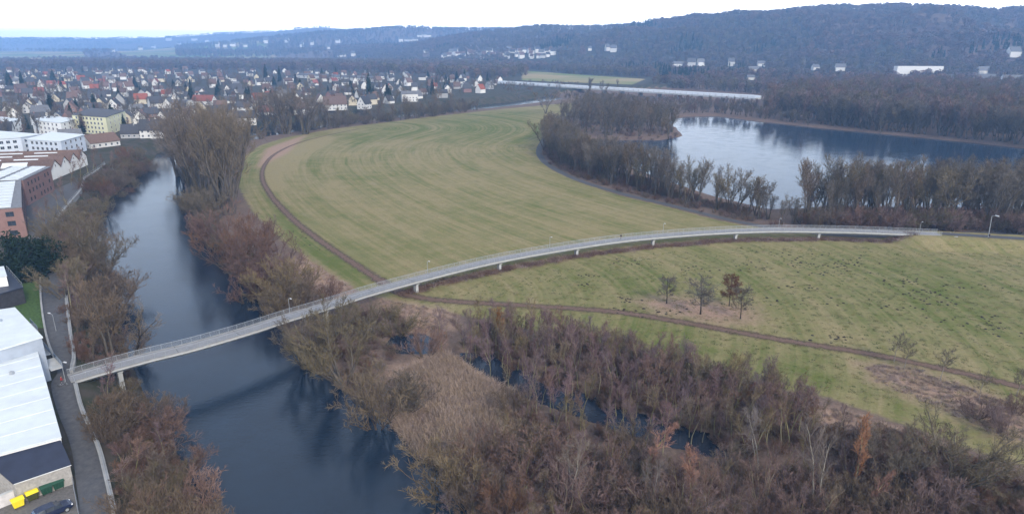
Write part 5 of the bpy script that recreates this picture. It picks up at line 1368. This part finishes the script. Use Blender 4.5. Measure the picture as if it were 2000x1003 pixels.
# ------------------------------------------------------------------ houses on the hillside
hr_ = random.Random(9)
def hill_house(px, py, wpx, hpx, label, grp, roof=None, rz=None, flatr=False):
    x, y, z = ground_at(px, py); dpt = y * CP - (z - CAM_Z) * SP; l, h = wpx * dpt / F, 1.35 * hpx * dpt / F
    if flatr: return block('hill_building', [(x - l / 2, y - 6), (x + l / 2, y - 6 - l * .1), (x + l / 2, y + 6 - l * .1), (x - l / 2, y + 6)], z, z + h, WA['white'], RG, label, 'building', .3, .4)
    return gable('hill_house', (x, y), max(8, min(12, l)), max(8, l), h * .62, h * .5, R(hr_.uniform(-25, 25) + (180 if hr_.random() < .5 else 0)) if rz is None else R(rz), WA['white'], roof or RG, label, 'house', grp, 0, z)
o, Q = hill_house(1788, 153, 84, 17, 'long white institution with a slate roof at the foot of the hill', 'institution', flatr=True); windows(o, Q[0], Q[1], (3, 7), 12, 2.4, 2.0)
for px, py, w, h, lab in [(1855, 160, 30, 9, 'low white annex beside the long white institution'), (1765, 146, 16, 10, 'white gabled wing at the left end of the institution'), (1920, 168, 34, 15, 'broad white villa with dark windows at the right foot of the hill'), (1938, 174, 16, 8, 'small white house below the broad villa'), (1972, 170, 40, 15, 'white terrace with balconies near the frame edge below the hill'), (1998, 178, 22, 12, 'white house cut by the frame edge below the hill'), (1918, 146, 26, 10, 'white roofed house on the slope above the broad villa'), (1978, 112, 26, 13, 'white house high on the slope near the frame edge'), (1640, 139, 18, 9, 'lone white house at the middle foot of the hill'), (1592, 137, 12, 7, 'small house with an orange roof at the foot of the hill'), (1474, 142, 26, 8, 'white flat house below the villa row'), (1466, 156, 14, 6, 'small white house lowest on the slope'), (1350, 130, 16, 10, 'white villa in the middle of the hillside row'), (1368, 129, 13, 9, 'white villa right of the middle of the hillside row'), (1325, 130, 22, 6, 'low pale house at the left end of the hillside row'), (1428, 129, 12, 10, 'white villa standing apart in the hillside row'), (1486, 130, 14, 7, 'white house at the right end of the hillside row'), (1198, 102, 12, 9, 'white house alone on the wooded slope'), (1186, 100, 8, 9, 'narrow white house beside the lone slope house'), (1152, 99, 7, 5, 'tiny white house on the wooded slope')]:
    hill_house(px, py, w, h, lab, 'houses on the hillside')
for px in list(range(872, 1080, 9)):
    for _ in range(2):
        a, b = px + hr_.uniform(-4, 4), 112 + hr_.uniform(-6, 8) - (4 if px > 960 else 0)
        hill_house(a, b, hr_.uniform(6, 11), hr_.uniform(5, 9), 'white house in the hillside village above the road bridge', 'village houses on the slope', hr_.choice([RG, RB, RD]))
for px, py in [(783, 82), (795, 81), (803, 83), (812, 82), (820, 73), (830, 73), (837, 73), (832, 103), (300, 96), (330, 80), (380, 80), (425, 92), (440, 92), (455, 91), (480, 92), (520, 85), (561, 84), (590, 92), (610, 88), (640, 96), (665, 112), (672, 111), (690, 110), (660, 84), (350, 90), (405, 84), (220, 102), (275, 98)]:
    hill_house(px, py, hr_.uniform(6, 12), hr_.uniform(4, 7), 'tiny white house on the hazy far hills', 'houses on the far hills', RG)

# ------------------------------------------------------------------ molehills
mh = MB(); rg = np.random.default_rng(4); rings = []
for z_, r_ in ((-.06, .55), (.06, .5), (.16, .36), (.23, .18), (.25, .05)):
    rings.append([(math.cos(a) * r_ * rg.uniform(.8, 1.2), math.sin(a) * r_ * rg.uniform(.8, 1.2), z_) for a in np.linspace(0, 6.283, 10)[:-1]])
mh.loft(rings); mole0 = mh.build('molehill', mat('fresh_earth', (.028, .020, .015), .95, .3, 3.0)); fm = [mole0]
def mole(x, y, s_):
    o = fm.pop() if fm else mole0.copy()
    if o.name not in COL.objects: COL.objects.link(o)
    o.location = (x, y, hz(x, y)); o.rotation_euler = (0, 0, RND.random() * 6); o.scale = (s_, s_ * RND.uniform(.7, 1.2), s_); tag(o, 'small mound of dark fresh earth on the grass', 'molehill', 'molehills on the meadow')
CL = [(1560, 500, 60, 10, 26), (1600, 518, 50, 8, 26), (1670, 515, 40, 10, 30), (1640, 535, 70, 10, 18), (1780, 550, 60, 8, 20), (1800, 570, 45, 8, 22), (1850, 585, 60, 10, 14), (1620, 590, 60, 10, 10), (1760, 600, 60, 10, 10), (1920, 625, 60, 10, 18), (1960, 645, 40, 10, 14), (1640, 660, 40, 6, 16), (1500, 590, 40, 10, 8), (1230, 512, 30, 6, 10), (1150, 537, 25, 3, 8), (1140, 555, 14, 3, 6), (1220, 585, 30, 5, 12), (1225, 607, 40, 5, 10), (1310, 610, 25, 4, 9), (1360, 525, 40, 6, 12), (1450, 520, 40, 10, 12), (1560, 560, 60, 8, 10), (1900, 560, 60, 6, 10), (590, 455, 25, 8, 7), (610, 480, 20, 8, 6)]
for px, py, sx_, sy_, n in CL:
    for _ in range(n):
        a, b = RND.gauss(px, sx_ * .6), RND.gauss(py, sy_ * .6)
        if a > 1995: continue
        x, y, z = ground_at(a, b); mole(x, y, RND.uniform(.35, .8))

# ------------------------------------------------------------------ people
SKIN = mat('skin', (.45, .27, .19), .6, .05)
def person(x, y, z, rz, label, jacket, trousers, hair, pose='walk', group=None, h=1.75):
    nodes = dict(pelvis=(0, 0, .95, .15), waist=(0, 0, 1.1, .13), chest=(.02, 0, 1.32, .155), neck=(.03, 0, 1.5, .06), chin=(.06, 0, 1.58, .075), head=(.04, 0, 1.66, .095), crown=(.03, 0, 1.74, .07))
    E = [('pelvis', 'waist'), ('waist', 'chest'), ('chest', 'neck'), ('neck', 'chin'), ('chin', 'head'), ('head', 'crown')]
    for s_, k in ((1, 'l'), (-1, 'r')):
        f = s_ * (.28 if pose == 'walk' else .05)
        nodes['hip' + k] = (0, s_ * .1, .9, .095); nodes['knee' + k] = (f * .55 + .04, s_ * .1, .5, .062); nodes['ankle' + k] = (f - .03, s_ * .1, .09, .045); nodes['toe' + k] = (f + .16, s_ * .11, .04, .04)
        nodes['sh' + k] = (.02, s_ * .19, 1.41, .062); nodes['el' + k] = (-f * .5 - .04, s_ * .25, 1.14, .045)
        nodes['wr' + k] = ((-f * .6 + .1, s_ * .25, .92, .03) if pose == 'walk' else (.32, s_ * .22, 1.05, .03))
        w = nodes['wr' + k]; dn = (0, -1) if pose == 'walk' else (1, 0)
        nodes['palm' + k] = (w[0] + dn[0] * .08 + .01, w[1], w[2] + dn[1] * .08, .026)
        E += [('pelvis', 'hip' + k), ('hip' + k, 'knee' + k), ('knee' + k, 'ankle' + k), ('ankle' + k, 'toe' + k), ('chest', 'sh' + k), ('sh' + k, 'el' + k), ('el' + k, 'wr' + k), ('wr' + k, 'palm' + k)]
        p_ = nodes['palm' + k]
        for q, (u, ln_) in enumerate(((-.03, .075), (-.01, .085), (.01, .08), (.03, .065))):
            nodes['f%s%d' % (k, q)] = (p_[0] + u * (1 if pose == 'walk' else 0) + dn[0] * ln_, p_[1] + (0 if pose == 'walk' else u), p_[2] + dn[1] * ln_, .009); E.append(('palm' + k, 'f%s%d' % (k, q)))
        nodes['th' + k] = (w[0] + dn[0] * .07 + .05, w[1] - s_ * .03, w[2] + dn[1] * .06, .010); E.append(('wr' + k, 'th' + k))
    ks = list(nodes); me = bpy.data.meshes.new('person'); me.from_pydata([nodes[k][:3] for k in ks], [(ks.index(a), ks.index(b)) for a, b in E], [])
    tmp = bpy.data.objects.new('person', me); COL.objects.link(tmp); md = tmp.modifiers.new('skin', 'SKIN'); tmp.modifiers.new('sub', 'SUBSURF').levels = 1
    for k, v in zip(ks, me.skin_vertices[0].data): v.radius = (nodes[k][3],) * 2; v.use_root = k == 'pelvis'
    bpy.context.view_layer.update(); dg = bpy.context.evaluated_depsgraph_get(); m2 = bpy.data.meshes.new_from_object(tmp.evaluated_get(dg)); bpy.data.objects.remove(tmp)
    m2.materials.clear()
    shoe = mat('dark_shoes', (.03, .028, .026), .7)
    for m_ in (jacket, trousers, SKIN, shoe): m2.materials.append(m_)
    for p_ in m2.polygons:
        c_ = p_.center; hand = abs(c_.y) > .16 and ((pose == 'walk' and c_.z < .93) or (pose != 'walk' and c_.x > .33))
        p_.material_index = 2 if (c_.z > 1.5 or hand) else (3 if c_.z < .1 else (1 if c_.z < .93 else 0)); p_.use_smooth = True
    o = link('person', m2, None, (x, y, z), rz); o.scale = (h / 1.78,) * 3
    mb = MB(); mb.loft([[(.025 + math.cos(a) * r_, math.sin(a) * r_ * .85, zz) for a in np.linspace(0, 6.283, 11)[:-1]] for zz, r_ in ((1.62, .10), (1.68, .112), (1.74, .10), (1.79, .06), (1.805, .02))]); hr = mb.build('hair', hair, o, smooth_=True); hr.location = (-.025, 0, 0)
    return tag(o, label, 'person', group)
BLK = mat('black_cloth', (.016, .017, .022), .9, .2); NVY = mat('navy_cloth', (.02, .03, .07), .9, .2); REDC = mat('red_cloth', (.36, .03, .03), .85, .15); DEN = mat('grey_trousers', (.06, .065, .08), .9, .2); HAIR = mat('brown_hair', (.05, .032, .02), .8, .2)
s_ = near_s(1227, 466); p = on_deck(s_, .2, .0); t0 = on_deck(s_ + .5) - on_deck(s_ - .5); person(p[0], p[1], p[2], math.atan2(t0[1], t0[0]) + math.pi, 'lone walker in black clothes on the footbridge', BLK, BLK, HAIR)
x, y, z = ground_at(1211, 376); person(x, y, z + .08, 2.4, 'walker in dark jacket on the lake path, left one of a pair', BLK, DEN, HAIR, group='walkers on the lake path'); person(x + .75, y + .1, z + .08, 2.4, 'walker in dark blue jacket on the lake path, right one of a pair', NVY, BLK, HAIR, group='walkers on the lake path')
x, y = at(1931, 466, 2.95); person(x, y, 3.0, .3, 'walker in dark clothes on the path beside the tall lamp post', BLK, DEN, HAIR)
x, y = at(122, 752, TZ); person(x, y, TZ + .1, .35, 'person in a red jacket pushing a bicycle at the bridge head', REDC, DEN, HAIR, 'push')
def bicycle(x, y, z, rz, label):
    o = empty('bicycle', (x, y, z), rz); blk_ = mat('bicycle_paint', (.28, .30, .33), .4, .1)
    for wx in (-.52, .54):
        def tor(r, rr, n=20): return [[(wx + math.cos(a) * (r + rr * math.cos(b)), rr * math.sin(b), .34 + math.sin(a) * (r + rr * math.cos(b))) for b in (0, 1.57, 3.14, 4.71)] for a in np.linspace(0, 2 * math.pi, n + 1)]
        w = MB().loft(tor(.32, .02), cap=False).build('wheel', RUBBER, o); mb = MB()
        for a in np.linspace(0, math.pi, 7)[:-1]: mb.bar((wx - math.cos(a) * .31, 0, .34 - math.sin(a) * .31), (wx + math.cos(a) * .31, 0, .34 + math.sin(a) * .31), .005, n=3)
        mb.build('spokes', STEEL, w).name = 'spoke_set'
    mb = MB(); st, hd, bb = (-.2, 0, .82), (.36, 0, .86), (-.08, 0, .3)
    for a, b in ((st, bb), (hd, bb), (st, hd), (bb, (-.52, 0, .34)), ((-.19, 0, .76), (-.52, 0, .34)), (hd, (.54, 0, .34)), (hd, (.33, 0, 1.0)), (st, (-.23, 0, .93))): mb.bar(a, b, .022)
    mb.build('frame', blk_, o); mb = MB(); mb.bar((.33, -.28, 1.02), (.33, .28, 1.02), .016); mb.build('handlebar', STEEL, o); mb = MB(); mb.loft([[(a, -w, .95), (a, w, .95), (a, w * .8, 1.0), (a, -w * .8, 1.0)] for a, w in ((-.38, .08), (-.25, .07), (-.1, .025))]); mb.build('saddle', RUBBER, o)
    return tag(o, label, 'bicycle')
bicycle(x + .55, y - .45, TZ + .1, .35, 'grey bicycle pushed by the person in the red jacket')

# ------------------------------------------------------------------ woods that nobody could count
GL_H = np.array([tuple(o_.location)[:2] for o_ in COL.objects if o_.parent is None and o_.get('group') in ('houses on the hillside', 'village houses on the slope', 'houses on the far hills', 'institution')])
def glade(p):
    """keep the woods off the hillside houses and their open gardens below"""
    keep = np.ones(len(p), bool)
    for gx, gy in GL_H:
        w_ = 12 if gy < 2500 else 16
        keep &= ~((np.abs(p[:, 0] - gx * p[:, 1] / gy) < w_) & (p[:, 1] > gy - (.15 if gy < 1350 else .075) * gy) & (p[:, 1] < gy + 14))
    return p[keep]
p = hill_points(15000, 3, 0, 0)
p = glade(clear(p, [poly_at([(1018, 138), (1120, 150), (1270, 160), (1240, 174), (1010, 166)])]))
nz = fbm(p[:, 0] / 160, p[:, 1] / 160, 21, 3)
nb = fbm(p[:, 0] / 230, p[:, 1] / 230, 44, 3)
scatter('hill_wood', p[(nz <= .6) & (nb < .48)], CROWNS[0::3] + CROWNS[2:3], (.7, 1.4), 4, 'bare grey woodland that covers the long hillside')
scatter('hill_wood', p[(nz <= .6) & (nb >= .48)], CROWNS[1::3] + CROWNS[0:1], (.8, 1.6), 4, 'patches of brown woodland on the long hillside')
scatter('hill_conifer_wood', p[nz > .6], CONES, (.8, 1.4), 5, 'dark conifer patches in the hillside woodland')
p = glade(hill_points(7000, 6, 1, 0))
scatter('distant_wood', p, CROWNS + CONES[:1], (1.0, 1.7), 6, 'hazy bare woodland on the distant hills')
# flat woods behind the lake
FARW = [joined('far', 0), joined('far_olive', 0), joined('far_brown', 0), joined('far', 1), joined('far_olive', 1), joined('far_brown', 1)]
q = rnd_px(2600, poly_at([(1495, 229), (1600, 240), (1750, 254), (1900, 268), (2100, 288), (2250, 300), (2300, 168), (2000, 180), (1700, 180), (1545, 191), (1500, 206)]), 7)
scatter('lake_wood', glade(on_ground(q)), FARW, (1.2, 1.75), 7, 'bare mixed woodland on the flat land behind the lake')
q = rnd_px(2600, poly_at([(1500, 186), (1700, 178), (2000, 180), (2300, 168), (2300, 140), (2000, 152), (1700, 155), (1450, 165), (1300, 165), (1270, 170), (1480, 184)]), 17)
scatter('foothill_wood', glade(on_ground(q)), FARW[:3] + CROWNS[:3], (.75, 1.2), 17, 'bare woodland at the foot of the hill')
q = rnd_px(420, poly_at([(1080, 186), (1150, 190), (1480, 206), (1480, 222), (1330, 219), (1230, 214), (1150, 204)]), 8)
scatter('roadside_wood', on_ground(q), FARW, (.3, .62), 8, 'bare thicket between the road bridge and the lake')
q = rnd_px(160, poly_at([(960, 178), (1020, 166), (1140, 172), (1140, 182), (1060, 190), (1000, 196)]), 18)
scatter('riverside_scrub', on_ground(q), FARW, (.2, .45), 18, 'brown scrub in front of the road bridge')
# wooded belts beyond the town
q = rnd_px(6500, poly_at([(-200, 121), (480, 121), (1000, 126), (1030, 152), (960, 160), (700, 145), (300, 139), (-200, 141)]), 9)
scatter('belt_wood', on_ground(q), CROWNS, (1.0, 1.6), 9, 'broad belt of bare trees behind the town')
q = rnd_px(9000, poly_at([(-400, 101), (900, 101), (1050, 112), (1050, 122), (-400, 122)]), 10)
nz = fbm(q[:, 0] / 420, q[:, 1] / 420, 5, 3)
fl = [poly_at(P) for P in ([(-300, 108), (160, 109), (170, 117), (-300, 122)], [(215, 106), (520, 109), (560, 121), (240, 116)], [(540, 116), (640, 118), (640, 123), (530, 122)])]
q = clear(np.column_stack([q, nz]), fl)
scatter('plain_wood', on_ground(q[q[:, 2] > .42][:, :2]), CROWNS, (1.0, 1.8), 10, 'scattered copses on the distant plain')

q = rnd_px(900, poly_at(BAND, TZ), 35); q = q[sdist(q[:, 0], q[:, 1], river_poly) > 6]
hs = np.array([tuple(o_.location)[:2] for o_ in COL.objects if o_.parent is None and o_.get('category') in ('house', 'building', 'shed')])
q = q[[np.min(np.hypot(hs[:, 0] - a_, hs[:, 1] - b_)) > 7 for a_, b_ in q]]; q = q[q[:, 1] > 350]
scatter('garden_thicket', on_ground(q), FARW, (.35, .75), 36, 'bare shrubs and hedges filling the gardens between the town houses')

# ------------------------------------------------------------------ the air
t = NT('valley_haze')
v = t.n('ShaderNodeVolumePrincipled')
v.inputs['Color'].default_value = (.29, .55, 1.0, 1)
v.inputs['Density'].default_value = 1.75e-4
v.inputs['Anisotropy'].default_value = .0
t.l(v.outputs[0], t.out.inputs['Volume'])
hb = MB(); hb.box((0, 4800, 123), (22000, 10000, 258))
tag(hb.build('haze', t.m), kind='stuff')
